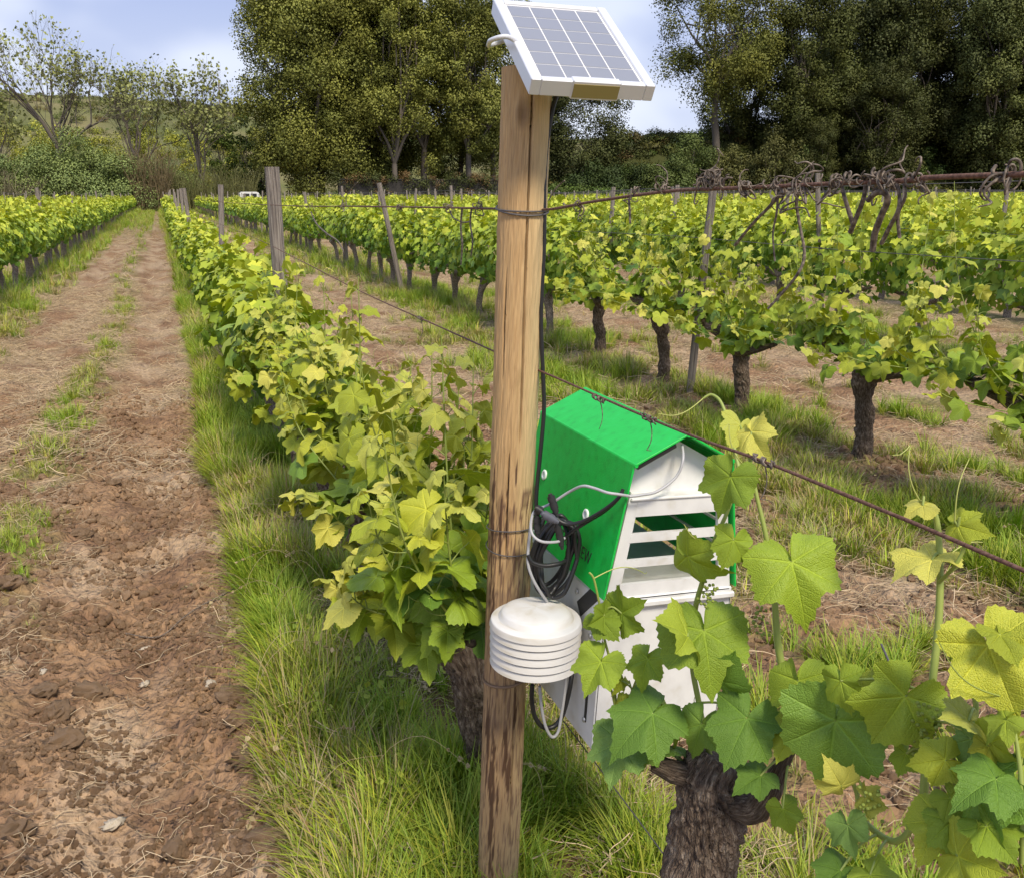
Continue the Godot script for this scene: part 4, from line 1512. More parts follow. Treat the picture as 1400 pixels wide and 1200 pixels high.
func build_box() -> void:
	var o := thing("trap_box", "green and white insect trap box with a gabled roof hanging behind the post", "trap box", Vector3(0.826, 0.58, -1.58))
	var roll := Basis(Vector3.BACK, deg_to_rad(-3.4))
	var f := Transform3D(roll, Vector3(0.826, 0.887, 0.0))
	var z0 := -1.36       # front
	var z1 := -1.79       # back
	var lb := Vector2(-0.1375, 0.002)
	var le := Vector2(-0.1, 0.25)
	var rg := Vector2(0.0, 0.301)
	var re := Vector2(0.1, 0.25)
	var rb := Vector2(0.1375, 0.002)
	var mid := (z0 + z1) / 2
	var half := (z0 - z1) / 2
	var names := ["cover_side", "cover_roof", "cover_roof", "cover_side"]
	var line := [lb, le, rg, re, rb]
	for k in 4:
		var g := Geo.new()
		var a: Vector2 = line[k]
		var b: Vector2 = line[k + 1]
		var dir := (b - a).normalized()
		var nn := Vector2(-dir.y, dir.x)       # outward
		var e := 0.0 if k == 0 or k == 3 else 0.0
		var mm := (a + b) / 2 + nn * 0.002
		var t := f * Transform3D(Basis(Vector3(dir.x, dir.y, 0), Vector3(nn.x, nn.y, 0), Vector3(0, 0, 1)), Vector3(mm.x, mm.y, mid))
		g.box(t, Vector3(a.distance_to(b) + 0.003 + e, 0.004, half * 2 + (0.006 if k in [1, 2] else 0.0)), 0.0008)
		part(names[k], g, M.green, o)
	# folds of the cover, rounded
	for p in [le, rg, re]:
		var g := Geo.new()
		g.tube(PackedVector3Array([f * Vector3(p.x, p.y + 0.001, z1 - 0.003), f * Vector3(p.x, p.y + 0.001, z0 + 0.0035)]), even(0.0036), 12)
		part("cover_fold", g, M.green, o)
	# louvred front and back: two stiles and four rails each
	for zz in [z0 - 0.012, z1 + 0.012]:
		var t := f * Transform3D(Basis(), Vector3(0, 0, zz))
		var frame := Geo.new()
		prism(frame, PackedVector2Array([Vector2(-0.132, 0.0), Vector2(-0.106, 0.0), Vector2(-0.082, 0.184), Vector2(-0.1, 0.20)]), 0.004, t)
		part("stile", frame, M.white, o)
		frame = Geo.new()
		prism(frame, PackedVector2Array([Vector2(0.132, 0.0), Vector2(0.1, 0.20), Vector2(0.082, 0.184), Vector2(0.106, 0.0)]), 0.004, t)
		part("stile", frame, M.white, o)
		for q in [[0.0, 0.024], [0.056, 0.07], [0.104, 0.12], [0.153, 0.184]]:
			frame = Geo.new()
			var l0: float = 0.108 - 0.13 * q[0]
			var l1: float = 0.108 - 0.13 * q[1]
			prism(frame, PackedVector2Array([Vector2(-l0, q[0]), Vector2(l0, q[0]), Vector2(l1, q[1]), Vector2(-l1, q[1])]), 0.0045, t)
			part("rail", frame, M.white, o)
		frame = Geo.new()
		prism(frame, PackedVector2Array([Vector2(-0.103, 0.184), Vector2(0.103, 0.184), Vector2(0.097, 0.235), Vector2(0.0, 0.285), Vector2(-0.097, 0.235)]), 0.003, f * Transform3D(Basis(), Vector3(0, 0, zz + (-0.03 if zz == z0 - 0.012 else 0.03))))
		part("gable_panel", frame, M.white, o)
		frame = Geo.new()
		frame.box(f * Transform3D(Basis(), Vector3(0, 0.186, zz + (-0.012 if zz == z0 - 0.012 else 0.012))), Vector3(0.2, 0.006, 0.04), 0.002)
		part("ledge", frame, M.white, o)
	# what shows through the louvres: white side rails and a floor tray
	for s in [-1.0, 1.0]:
		for y in [0.075, 0.125]:
			var g := Geo.new()
			g.box(f * Transform3D(Basis(), Vector3(s * (0.127 - 0.15 * y), y, mid)), Vector3(0.004, 0.006, half * 2 - 0.05), 0.001)
			part("inner_rail", g, M.white, o)
	var g := Geo.new()
	g.box(f * Transform3D(Basis(), Vector3(0, -0.004, mid)), Vector3(0.262, 0.006, half * 2 - 0.01), 0.002)
	part("floor_tray", g, M.white, o)
	# white lower body, open ended tray with tapering sides
	var h := 0.3
	for s in [-1.0, 1.0]:
		g = Geo.new()
		g.box(f * Transform3D(Basis(), Vector3(s * 0.1335, -h / 2 - 0.006, mid + 0.03)), Vector3(0.006, h, half * 2 - 0.07), 0.002)
		part("body_side", g, M.white, o)
	g = Geo.new()
	g.box(f * Transform3D(Basis(), Vector3(0, -h / 2 - 0.003, z0 - 0.008)), Vector3(0.273, h + 0.006, 0.006), 0.0025)
	part("body_front", g, M.white, o)
	g = Geo.new()
	g.box(f * Transform3D(Basis(), Vector3(0, -h / 2 - 0.003, z1 + 0.07)), Vector3(0.26, h, 0.006), 0.0025)
	part("body_back", g, M.white, o)
	g = Geo.new()
	g.box(f * Transform3D(Basis(), Vector3(0, -h - 0.004, mid + 0.03)), Vector3(0.26, 0.006, half * 2 - 0.075), 0.002)
	part("body_bottom", g, M.white, o)
	g = Geo.new()
	g.box(f * Transform3D(Basis(), Vector3(0, -0.012, z0 + 0.002)), Vector3(0.272, 0.012, 0.01), 0.0025)
	part("lip", g, M.white, o)
	# slots and screws on the left side
	g = Geo.new()
	g.box(f * Transform3D(Basis(), Vector3(-0.1372, -0.21, z0 - 0.04)), Vector3(0.002, 0.11, 0.009), 0.0008)
	part("slot", g, M.dark, o)
	g = Geo.new()
	g.box(f * Transform3D(Basis(Vector3.RIGHT, -0.75), Vector3(-0.1372, -0.03, z0 - 0.07)), Vector3(0.002, 0.03, 0.09), 0.0008)
	part("slot", g, M.dark, o)
	for q in [[-0.03, 0.115], [-0.262, 0.042], [-0.09, 0.045]]:
		g = Geo.new()
		g.lathe(f * Transform3D(Basis(Vector3.BACK, PI / 2), Vector3(-0.1385, q[0], z0 - q[1])), [Vector2(0.0055, 0.0), Vector2(0.005, 0.002), Vector2(0.003, 0.003), Vector2(0.0003, 0.0033)], 12)
		part("screw", g, M.steel, o)
	# clear plastic studs on the green side
	var side := (le - lb).normalized()
	var outward := Vector2(-side.y, side.x)
	var sb := f.basis * Basis(Vector3(0, 0, 1), Vector3(side.x, side.y, 0), Vector3(outward.x, outward.y, 0))
	for q in [[0.135, 0.345], [0.118, 0.13], [0.02, 0.33]]:
		var p: Vector2 = lb + side * q[0] + outward * 0.004
		g = Geo.new()
		g.lathe(Transform3D(sb * Basis(Vector3.RIGHT, PI / 2), f * Vector3(p.x, p.y, z0 - q[1])), [Vector2(0.011, 0.0), Vector2(0.0115, 0.002), Vector2(0.009, 0.0035), Vector2(0.0055, 0.0035), Vector2(0.005, 0.0018), Vector2(0.0003, 0.0018)], 20)
		part("stud", g, M.clear, o)
	var tm := TextMesh.new()
	var sf := SystemFont.new()
	sf.font_names = PackedStringArray(["Droid Sans"])
	tm.font = sf
	tm.text = "TRAPVIEW"
	tm.font_size = 32
	tm.pixel_size = 0.00095
	tm.depth = 0.0006
	tm.horizontal_alignment = HORIZONTAL_ALIGNMENT_RIGHT
	var lp: Vector2 = lb + side * 0.048 + outward * 0.0043
	var l := MeshInstance3D.new()
	l.mesh = tm
	l.material_override = M.dark
	l.name = "lettering"
	o.add_child(l, true)
	l.transform = Transform3D(sb, f * Vector3(lp.x, lp.y, z0 - 0.075) - o.position)
	g = Geo.new()
	var rd := (rg - le).normalized()
	var rc := (le + rg) / 2 + rd * -0.012 - Vector2(-rd.y, rd.x) * 0.006
	g.box(f * Transform3D(Basis(Vector3(rd.x, rd.y, 0), Vector3(-rd.y, rd.x, 0), Vector3(0, 0, 1)), Vector3(rc.x, rc.y, z0 - 0.006)), Vector3(0.085, 0.009, 0.01), 0.002)
	part("seal", g, M.black, o)
	# thin white cable that hangs in the gable
	g = Geo.new()
	g.tube(spline([Vector3(0.842, 1.167, -1.375), Vector3(0.831, 1.147, -1.352), Vector3(0.818, 1.118, -1.350), Vector3(0.781, 1.096, -1.348), Vector3(0.746, 1.093, -1.347), Vector3(0.725, 1.092, -1.350)], 6), even(0.0026), 8)
	part("gable_cable", g, M.grey_cable, o)


func cable(called: String, label: String, pts: Array, r: float, m: Material, parent: Node3D = null, per := 6) -> Node3D:
	var g := Geo.new()
	g.tube(spline(pts, per), even(r), 10)
	var o := part(called, g, m, parent)
	if parent == null:
		tag(o, label, "cable")
	return o


func build_cables() -> void:
	cable("panel_cable", "black cable running from the solar panel down the right of the wooden post", [Vector3(0.674, 1.772, -1.570), Vector3(0.663, 1.745, -1.565), Vector3(0.652, 1.684, -1.565), Vector3(0.646, 1.609, -1.560), Vector3(0.647, 1.520, -1.560), Vector3(0.642, 1.388, -1.560), Vector3(0.646, 1.279, -1.558), Vector3(0.648, 1.208, -1.556), Vector3(0.640, 1.124, -1.553), Vector3(0.631, 1.038, -1.550), Vector3(0.629, 0.967, -1.540)], 0.0042, M.black)
	var o := thing("cable_bundle", "tangle of coiled black cables and plugs between the wooden post and the green box", "cable bundle", Vector3(0.637, 0.958, -1.500))
	rng.seed = 5
	# coils, hanging as tall loops
	for k in 8:
		var p := []
		var cx := 752.0 + rnd(-4, 6)
		for j in 13:
			var a := TAU * j / 12.0
			p.append(Vector3(cos(a) * (0.028 + rnd(-0.004, 0.004)) + 0.012 * sin(a), sin(a) * (0.072 + rnd(-0.006, 0.006)), 0.014 * cos(a) + rnd(-0.008, 0.008) + 0.006 * k - 0.01))
		for j in 13:
			p[j] += o.position + Vector3((cx - 752.0) * 0.0012 - 0.003, -0.012, 0.015)
		p[12] = p[0]
		cable("cable_coil", "", p, 0.004, M.black, o, 5)
	cable("cable_tie", "", [Vector3(0.577, 0.964, -1.455), Vector3(0.584, 0.950, -1.450), Vector3(0.606, 0.942, -1.445), Vector3(0.636, 0.942, -1.445), Vector3(0.659, 0.940, -1.460)], 0.0042, M.black, o)
	# two leads to the eave of the box
	cable("lead", "", [Vector3(0.619, 1.046, -1.440), Vector3(0.629, 1.031, -1.430), Vector3(0.645, 1.027, -1.420), Vector3(0.665, 1.038, -1.400), Vector3(0.686, 1.065, -1.370), Vector3(0.702, 1.088, -1.352), Vector3(0.711, 1.102, -1.350)], 0.0036, M.black, o)
	cable("lead", "", [Vector3(0.642, 0.985, -1.450), Vector3(0.653, 1.008, -1.430), Vector3(0.671, 1.036, -1.400), Vector3(0.694, 1.061, -1.378), Vector3(0.709, 1.089, -1.358), Vector3(0.716, 1.105, -1.356)], 0.0034, M.black, o)
	# grey lead: from the gable down round the coil to the sensor
	cable("grey_lead", "", [Vector3(0.726, 1.092, -1.352), Vector3(0.699, 1.102, -1.340), Vector3(0.679, 1.106, -1.345), Vector3(0.666, 1.108, -1.370), Vector3(0.653, 1.107, -1.390), Vector3(0.641, 1.088, -1.420), Vector3(0.619, 1.065, -1.440), Vector3(0.603, 1.054, -1.450)], 0.0026, M.grey_cable, o)
	cable("grey_lead", "", [Vector3(0.604, 1.054, -1.452), Vector3(0.588, 1.045, -1.455), Vector3(0.580, 1.022, -1.450), Vector3(0.581, 1.006, -1.440), Vector3(0.595, 0.996, -1.430), Vector3(0.624, 0.992, -1.430), Vector3(0.643, 0.993, -1.440)], 0.0027, M.grey_cable, o)
	cable("grey_lead", "", [Vector3(0.585, 1.020, -1.462), Vector3(0.580, 0.980, -1.460), Vector3(0.577, 0.947, -1.455), Vector3(0.584, 0.919, -1.450), Vector3(0.599, 0.890, -1.450), Vector3(0.618, 0.862, -1.460)], 0.0028, M.grey_cable, o)
	# plugs
	for q in [[Vector3(0.611, 1.080, -1.432), Vector3(0.620, 1.050, -1.428), 0.0075, "rubber"], [Vector3(0.596, 1.049, -1.430), Vector3(0.618, 1.035, -1.424), 0.0085, "grey_plug"], [Vector3(0.590, 1.054, -1.450), Vector3(0.600, 1.047, -1.445), 0.0085, "black"], [Vector3(0.593, 1.037, -1.450), Vector3(0.593, 1.006, -1.450), 0.0075, "rubber"], [Vector3(0.626, 1.021, -1.435), Vector3(0.635, 0.982, -1.435), 0.007, "rubber"]]:
		var g := Geo.new()
		var a: Vector3 = q[0]
		var b: Vector3 = q[1]
		var r: float = q[2]
		var p := PackedVector3Array()
		var rr := PackedFloat32Array()
		for k in [[-0.15, 0.5], [0.0, 0.62], [0.02, 0.95], [0.3, 1.0], [0.32, 0.86], [0.4, 0.86], [0.42, 1.0], [0.75, 1.0], [0.78, 0.8], [1.0, 0.75], [1.02, 0.5], [1.2, 0.45]]:
			p.append(a.lerp(b, k[0]))
			rr.append(r * k[1])
		g.tube(p, rr, 14)
		part("plug", g, M[q[3]], o)
	# loops under the sensor
	cable("sensor_cable", "black cable looping below the white sensor", [Vector3(0.585, 0.699, -1.450), Vector3(0.584, 0.669, -1.450), Vector3(0.590, 0.632, -1.450), Vector3(0.607, 0.604, -1.450), Vector3(0.629, 0.599, -1.450), Vector3(0.647, 0.616, -1.450), Vector3(0.659, 0.654, -1.450), Vector3(0.666, 0.692, -1.450), Vector3(0.678, 0.719, -1.470)], 0.0046, M.black)
	cable("grey_cable", "thin grey cable looping below the white sensor", [Vector3(0.596, 0.699, -1.440), Vector3(0.600, 0.656, -1.440), Vector3(0.609, 0.611, -1.440), Vector3(0.623, 0.584, -1.440), Vector3(0.636, 0.593, -1.440), Vector3(0.645, 0.628, -1.445), Vector3(0.653, 0.671, -1.450), Vector3(0.661, 0.719, -1.460)], 0.003, M.grey_cable)
	# wire ties round the post
	for q in [[1.578, 1.572, 0.0017, "tie wire round the wooden post at the upper trellis wire"], [1.585, 1.565, 0.0017, "second loop of the tie wire round the post at the upper trellis wire"], [0.966, 0.976, 0.0013, "thin black wire loop round the wooden post above the cable bundle"], [0.935, 0.925, 0.0013, "lower thin black wire loop round the post beside the cable bundle"]]:
		var p := []
		for k in 21:
			var w := TAU * k / 20.0 + 0.6
			p.append(post_axis(lerpf(q[0], q[1], 0.5 + 0.5 * sin(w))) + Vector3(cos(w) * 0.0475, 0, sin(w) * 0.0475))
		var g := Geo.new()
		g.tube(spline(p, 2), even(q[2]), 6)
		tag(part("tie_wire", g, M.wire), q[3], "wire")


func build_wires() -> void:
	var g := Geo.new()
	var p := [Vector3(0.640, 1.529, -20.039), Vector3(0.640, 1.529, -10.964), Vector3(0.640, 1.545, -5.344), Vector3(0.640, 1.562, -3.332), Vector3(0.640, 1.571, -2.215), Vector3(0.640, 1.574, -1.707), Vector3(0.640, 1.576, -1.524), Vector3(0.640, 1.588, -1.374), Vector3(0.640, 1.597, -1.247), Vector3(0.640, 1.606, -1.091), Vector3(0.640, 1.608, -0.964), Vector3(0.640, 1.611, -0.805), Vector3(0.640, 1.613, -0.674), Vector3(0.640, 1.616, -0.560), Vector3(0.64, 1.62, 0.4), Vector3(0.64, 1.63, 2.5)]
	g.tube(spline(p, 5), even(0.0022), 8, Color.WHITE, 0.0006, nd)
	tag(part("trellis_wire", g, M.rust), "thick rusty upper wire wrapped with dead tendrils, tied to the wooden post", "wire")
	g = Geo.new()
	g.tube(spline([Vector3(0.640, 1.230, -20.833), Vector3(0.640, 1.294, -8.251), Vector3(0.640, 1.286, -5.009), Vector3(0.640, 1.273, -3.265), Vector3(0.640, 1.278, -2.236), Vector3(0.640, 1.280, -1.750), Vector3(0.640, 1.284, -1.483), Vector3(0.640, 1.286, -1.226), Vector3(0.640, 1.290, -1.015), Vector3(0.640, 1.298, -0.855), Vector3(0.640, 1.301, -0.676), Vector3(0.640, 1.302, -0.507), Vector3(0.64, 1.3, 0.4), Vector3(0.64, 1.3, 2.5)], 5), even(0.0021), 8, Color.WHITE, 0.0004, nd)
	tag(part("trellis_wire", g, M.rust), "brown lower wire passing just in front of the green roof", "wire")
	g = Geo.new()
	g.tube(spline([Vector3(0.727, 0.491, -1.620), Vector3(0.733, 0.480, -1.400), Vector3(0.735, 0.472, -1.200), Vector3(0.723, 0.485, -1.050)], 4), even(0.0014), 6)
	tag(part("drip_wire", g, M.wire), "thin grey wire slanting low through the grass behind the box", "wire")
	g = Geo.new()
	g.tube(spline([Vector3(0.912, 0.980, -0.927), Vector3(0.854, 0.924, -0.770), Vector3(0.831, 0.921, -0.690), Vector3(0.807, 0.940, -0.591), Vector3(0.804, 0.945, -0.506)], 4), even(0.0018), 6)
	tag(part("low_wire", g, M.wire), "thin grey wire among the leaves at the lower right corner", "wire")
	# dead tendrils: coils wound on the wire with loose ends
	rng.seed = 19
	var where := [[Vector3(0.640, 1.556, -4.273), 0.0, 0.02, 2, "left of the post, beside the grey stake"], [Vector3(0.640, 1.561, -3.503), 0.0, 0.02, 2, "left of the post, second clump"], [Vector3(0.640, 1.564, -2.626), 0.0, 0.05, 3, "halfway between grey stake and post"], [Vector3(0.640, 1.570, -2.140), 0.0, 0.03, 2, "left of the post, above a dangling cane"], [Vector3(0.640, 1.577, -1.907), 0.0, 0.04, 3, "just left of the post"], [Vector3(0.640, 1.584, -1.402), 0.0, 0.015, 2, "just right of the post"], [Vector3(0.640, 1.601, -1.206), 0.0, 0.012, 2, "right of the post, above the stakes"], [Vector3(0.640, 1.608, -1.129), 0.0, 0.02, 3, "with two upright horns"], [Vector3(0.640, 1.615, -1.004), 0.0, 0.055, 7, "in the biggest tangle"], [Vector3(0.640, 1.609, -0.934), 0.0, 0.05, 5, "right half of the biggest tangle"], [Vector3(0.640, 1.610, -0.859), 0.0, 0.06, 7, "tightly wound, right of the tangle"], [Vector3(0.640, 1.612, -0.783), 0.0, 0.02, 3, "as an open ring"], [Vector3(0.640, 1.614, -0.735), 0.0, 0.045, 5, "thick, over the hooked canes"], [Vector3(0.640, 1.613, -0.697), 0.0, 0.02, 4, "right of the hooked canes"], [Vector3(0.640, 1.614, -0.668), 0.0, 0.02, 3, "at a bare stretch of wire"], [Vector3(0.640, 1.615, -0.579), 0.0, 0.018, 3, "nearest the right edge"]]
	for q in where:
		var c: Vector3 = q[0]
		g = Geo.new()
		for k in q[3]:
			var n := 24
			var pp := PackedVector3Array()
			var r := rnd(0.0035, 0.0068)
			var turns := rnd(0.8, 2.6)
			var l: float = q[2] * rnd(0.3, 0.7)
			var off := Vector3(0, 0, rnd(-0.5, 0.5) * q[2])
			for j in n:
				var t := float(j) / (n - 1)
				var a: float = t * turns * TAU + k
				var rr := r * (0.9 + 0.45 * sin(a * 0.37 + k) + 0.3 * sin(a * 1.7 + k * 2.0))
				pp.append(c + off + Vector3(cos(a) * rr, sin(a) * rr, (t - 0.5) * l))
			if k % 2 == 0:
				g.tube(pp, taper(rnd(0.0009, 0.0017), 0.0007, n), 5)
			# loose curls that stand off, each wandering its own way
			for extra in (2 if q[3] == 7 else 1):
				var w := rv().normalized()
				var dd := rv().normalized()
				var pq := c + off
				var line := PackedVector3Array()
				var st := rnd(0.0014, 0.0027)
				for j in 26:
					line.append(pq)
					dd = dd.rotated(w, rnd(0.05, 0.6))
					w = (w + rv(0.25)).normalized()
					pq += (dd + (c + off - pq) * 9.0).normalized() * st
				g.tube(line, taper(rnd(0.001, 0.0018), 0.0006, 26), 5)
			if k % 4 == 0:
				pp = PackedVector3Array()
				var d := Vector3(rnd(-0.6, 0.6), rnd(-1.2, 0.8), rnd(-0.8, 0.8)).normalized()
				var s := d.cross(Vector3(0.5, 0.1, 0.7)).normalized()
				var big := rnd(0.007, 0.018) * (1.3 if q[3] > 4 else 1.0)
				for j in 18:
					var t := j / 17.0
					var a := t * rnd(3.6, 4.2)
					pp.append(c + off + d * big * sin(a) * 0.9 + s * big * (1.0 - cos(a)) * 0.5 + d * big * t)
				g.tube(pp, taper(0.0015, 0.0006, 18), 5)
		tag(part("dead_tendril", g, M.tendril), "dead tendrils curled round the upper wire, " + q[4], "tendril", "dead tendrils on the upper wire")
	# dead canes that hang from it
	for q in [
		[[Vector3(0.640, 1.608, -0.832), Vector3(0.645, 1.594, -0.846), Vector3(0.650, 1.567, -0.843), Vector3(0.650, 1.540, -0.832), Vector3(0.645, 1.521, -0.831), Vector3(0.640, 1.500, -0.846), Vector3(0.630, 1.477, -0.862)], 0.0024, "long thin dead cane hanging in a bow from the upper wire"],
		[[Vector3(0.640, 1.604, -0.873), Vector3(0.642, 1.582, -0.875), Vector3(0.644, 1.558, -0.882), Vector3(0.645, 1.528, -0.876)], 0.0016, "short thin dead cane beside the long bowed one"],
		[[Vector3(0.640, 1.594, -0.841), Vector3(0.640, 1.588, -0.860), Vector3(0.640, 1.581, -0.866), Vector3(0.640, 1.585, -0.852), Vector3(0.640, 1.587, -0.825), Vector3(0.640, 1.578, -0.816)], 0.0014, "looped dead tendril under the wound wire"],
		[[Vector3(0.660, 1.547, -0.740), Vector3(0.655, 1.563, -0.734), Vector3(0.650, 1.581, -0.722), Vector3(0.645, 1.595, -0.710), Vector3(0.640, 1.602, -0.709), Vector3(0.640, 1.602, -0.721), Vector3(0.640, 1.595, -0.731)], 0.0034, "thick dark dead cane bent into a hook"],
		[[Vector3(0.650, 1.555, -0.718), Vector3(0.645, 1.571, -0.704), Vector3(0.640, 1.586, -0.690), Vector3(0.640, 1.599, -0.690), Vector3(0.640, 1.612, -0.696)], 0.0022, "pale dead cane running up to the upper wire beside the hook"],
		[[Vector3(0.650, 1.564, -0.763), Vector3(0.645, 1.580, -0.750), Vector3(0.640, 1.597, -0.737), Vector3(0.640, 1.610, -0.736)], 0.0026, "pale straight dead cane left of the hook"],
		[[Vector3(0.650, 1.570, -0.759), Vector3(0.645, 1.584, -0.762), Vector3(0.640, 1.599, -0.765), Vector3(0.640, 1.612, -0.772)], 0.0024, "dark dead cane left of the hooked canes"],
		[[Vector3(0.650, 1.561, -0.695), Vector3(0.645, 1.582, -0.695), Vector3(0.640, 1.598, -0.683), Vector3(0.640, 1.611, -0.686)], 0.0017, "thin pale cane right of the hooked canes"],
		[[Vector3(0.640, 1.604, -0.865), Vector3(0.640, 1.586, -0.889), Vector3(0.640, 1.569, -0.915), Vector3(0.645, 1.542, -0.956)], 0.0026, "forked dark cane slanting down from the tangle"],
		[[Vector3(0.640, 1.573, -2.026), Vector3(0.640, 1.531, -2.039), Vector3(0.640, 1.491, -2.030), Vector3(0.640, 1.445, -2.043)], 0.0026, "dark cane hanging straight down left of the post"],
		[[Vector3(0.640, 1.574, -1.957), Vector3(0.640, 1.541, -1.969), Vector3(0.640, 1.502, -1.954), Vector3(0.640, 1.470, -1.966)], 0.002, "thin cane hanging beside the straight one left of the post"],
		[[Vector3(0.640, 1.527, -4.284), Vector3(0.640, 1.482, -4.153), Vector3(0.640, 1.450, -3.913), Vector3(0.640, 1.427, -3.630), Vector3(0.640, 1.392, -3.517)], 0.0035, "pale crooked cane below the wire by the grey stake"],
		[[Vector3(0.640, 1.562, -3.415), Vector3(0.640, 1.592, -3.422), Vector3(0.640, 1.622, -3.318), Vector3(0.640, 1.643, -3.197)], 0.0018, "pale twig standing up from the upper wire left of the post"],
		[[Vector3(0.640, 1.591, -1.525), Vector3(0.645, 1.611, -1.505), Vector3(0.650, 1.624, -1.479)], 0.0013, "thin wire end sticking up right of the post"],
		[[Vector3(0.640, 1.614, -0.847), Vector3(0.650, 1.626, -0.843), Vector3(0.660, 1.635, -0.841)], 0.0009, "fine dry stalk with a pale tip above the wound wire"],
		[[Vector3(0.640, 1.595, -1.224), Vector3(0.640, 1.578, -1.220), Vector3(0.640, 1.560, -1.217)], 0.0018, "short dark cane hanging right of the post"],
		[[Vector3(0.640, 1.565, -2.123), Vector3(0.640, 1.549, -2.094), Vector3(0.640, 1.541, -2.027), Vector3(0.640, 1.544, -1.968)], 0.0018, "curved dead cane under the wire left of the post"]]:
		g = Geo.new()
		var line := spline(q[0], 5)
		g.tube(line, taper(q[1], q[1] * 0.75, line.size()), 7, Color.WHITE, q[1] * 0.35, nd)
		tag(part("dead_cane", g, M.tendril), q[2], "cane")
	# tendrils on the lower wire
	for q in [[Vector3(0.640, 1.282, -1.303), 0.0, "where it crosses the back of the green roof"], [Vector3(0.640, 1.287, -1.138), 0.0, "in front of the green roof"], [Vector3(0.640, 1.298, -0.862), 0.0, "right of the green box"], [Vector3(0.640, 1.277, -2.415), 0.0, "left of the post"], [Vector3(0.640, 1.279, -1.707), 0.0, "beside the wooden post"]]:
		g = Geo.new()
		var c: Vector3 = q[0]
		for k in 3:
			var pp := PackedVector3Array()
			for j in 22:
				var t := j / 21.0
				var a := t * 15.0 + k
				pp.append(c + Vector3(cos(a) * 0.0042, sin(a) * 0.0042, (t - 0.5) * rnd(0.03, 0.05)))
			g.tube(pp, even(0.0012), 5)
		tendril(g, c, Vector3(0.2, -1, 0.2), rnd(0.04, 0.08))
		tag(part("dead_tendril", g, M.tendril), "dead tendril wound on the lower wire " + q[2], "tendril", "dead tendrils on the lower wire")


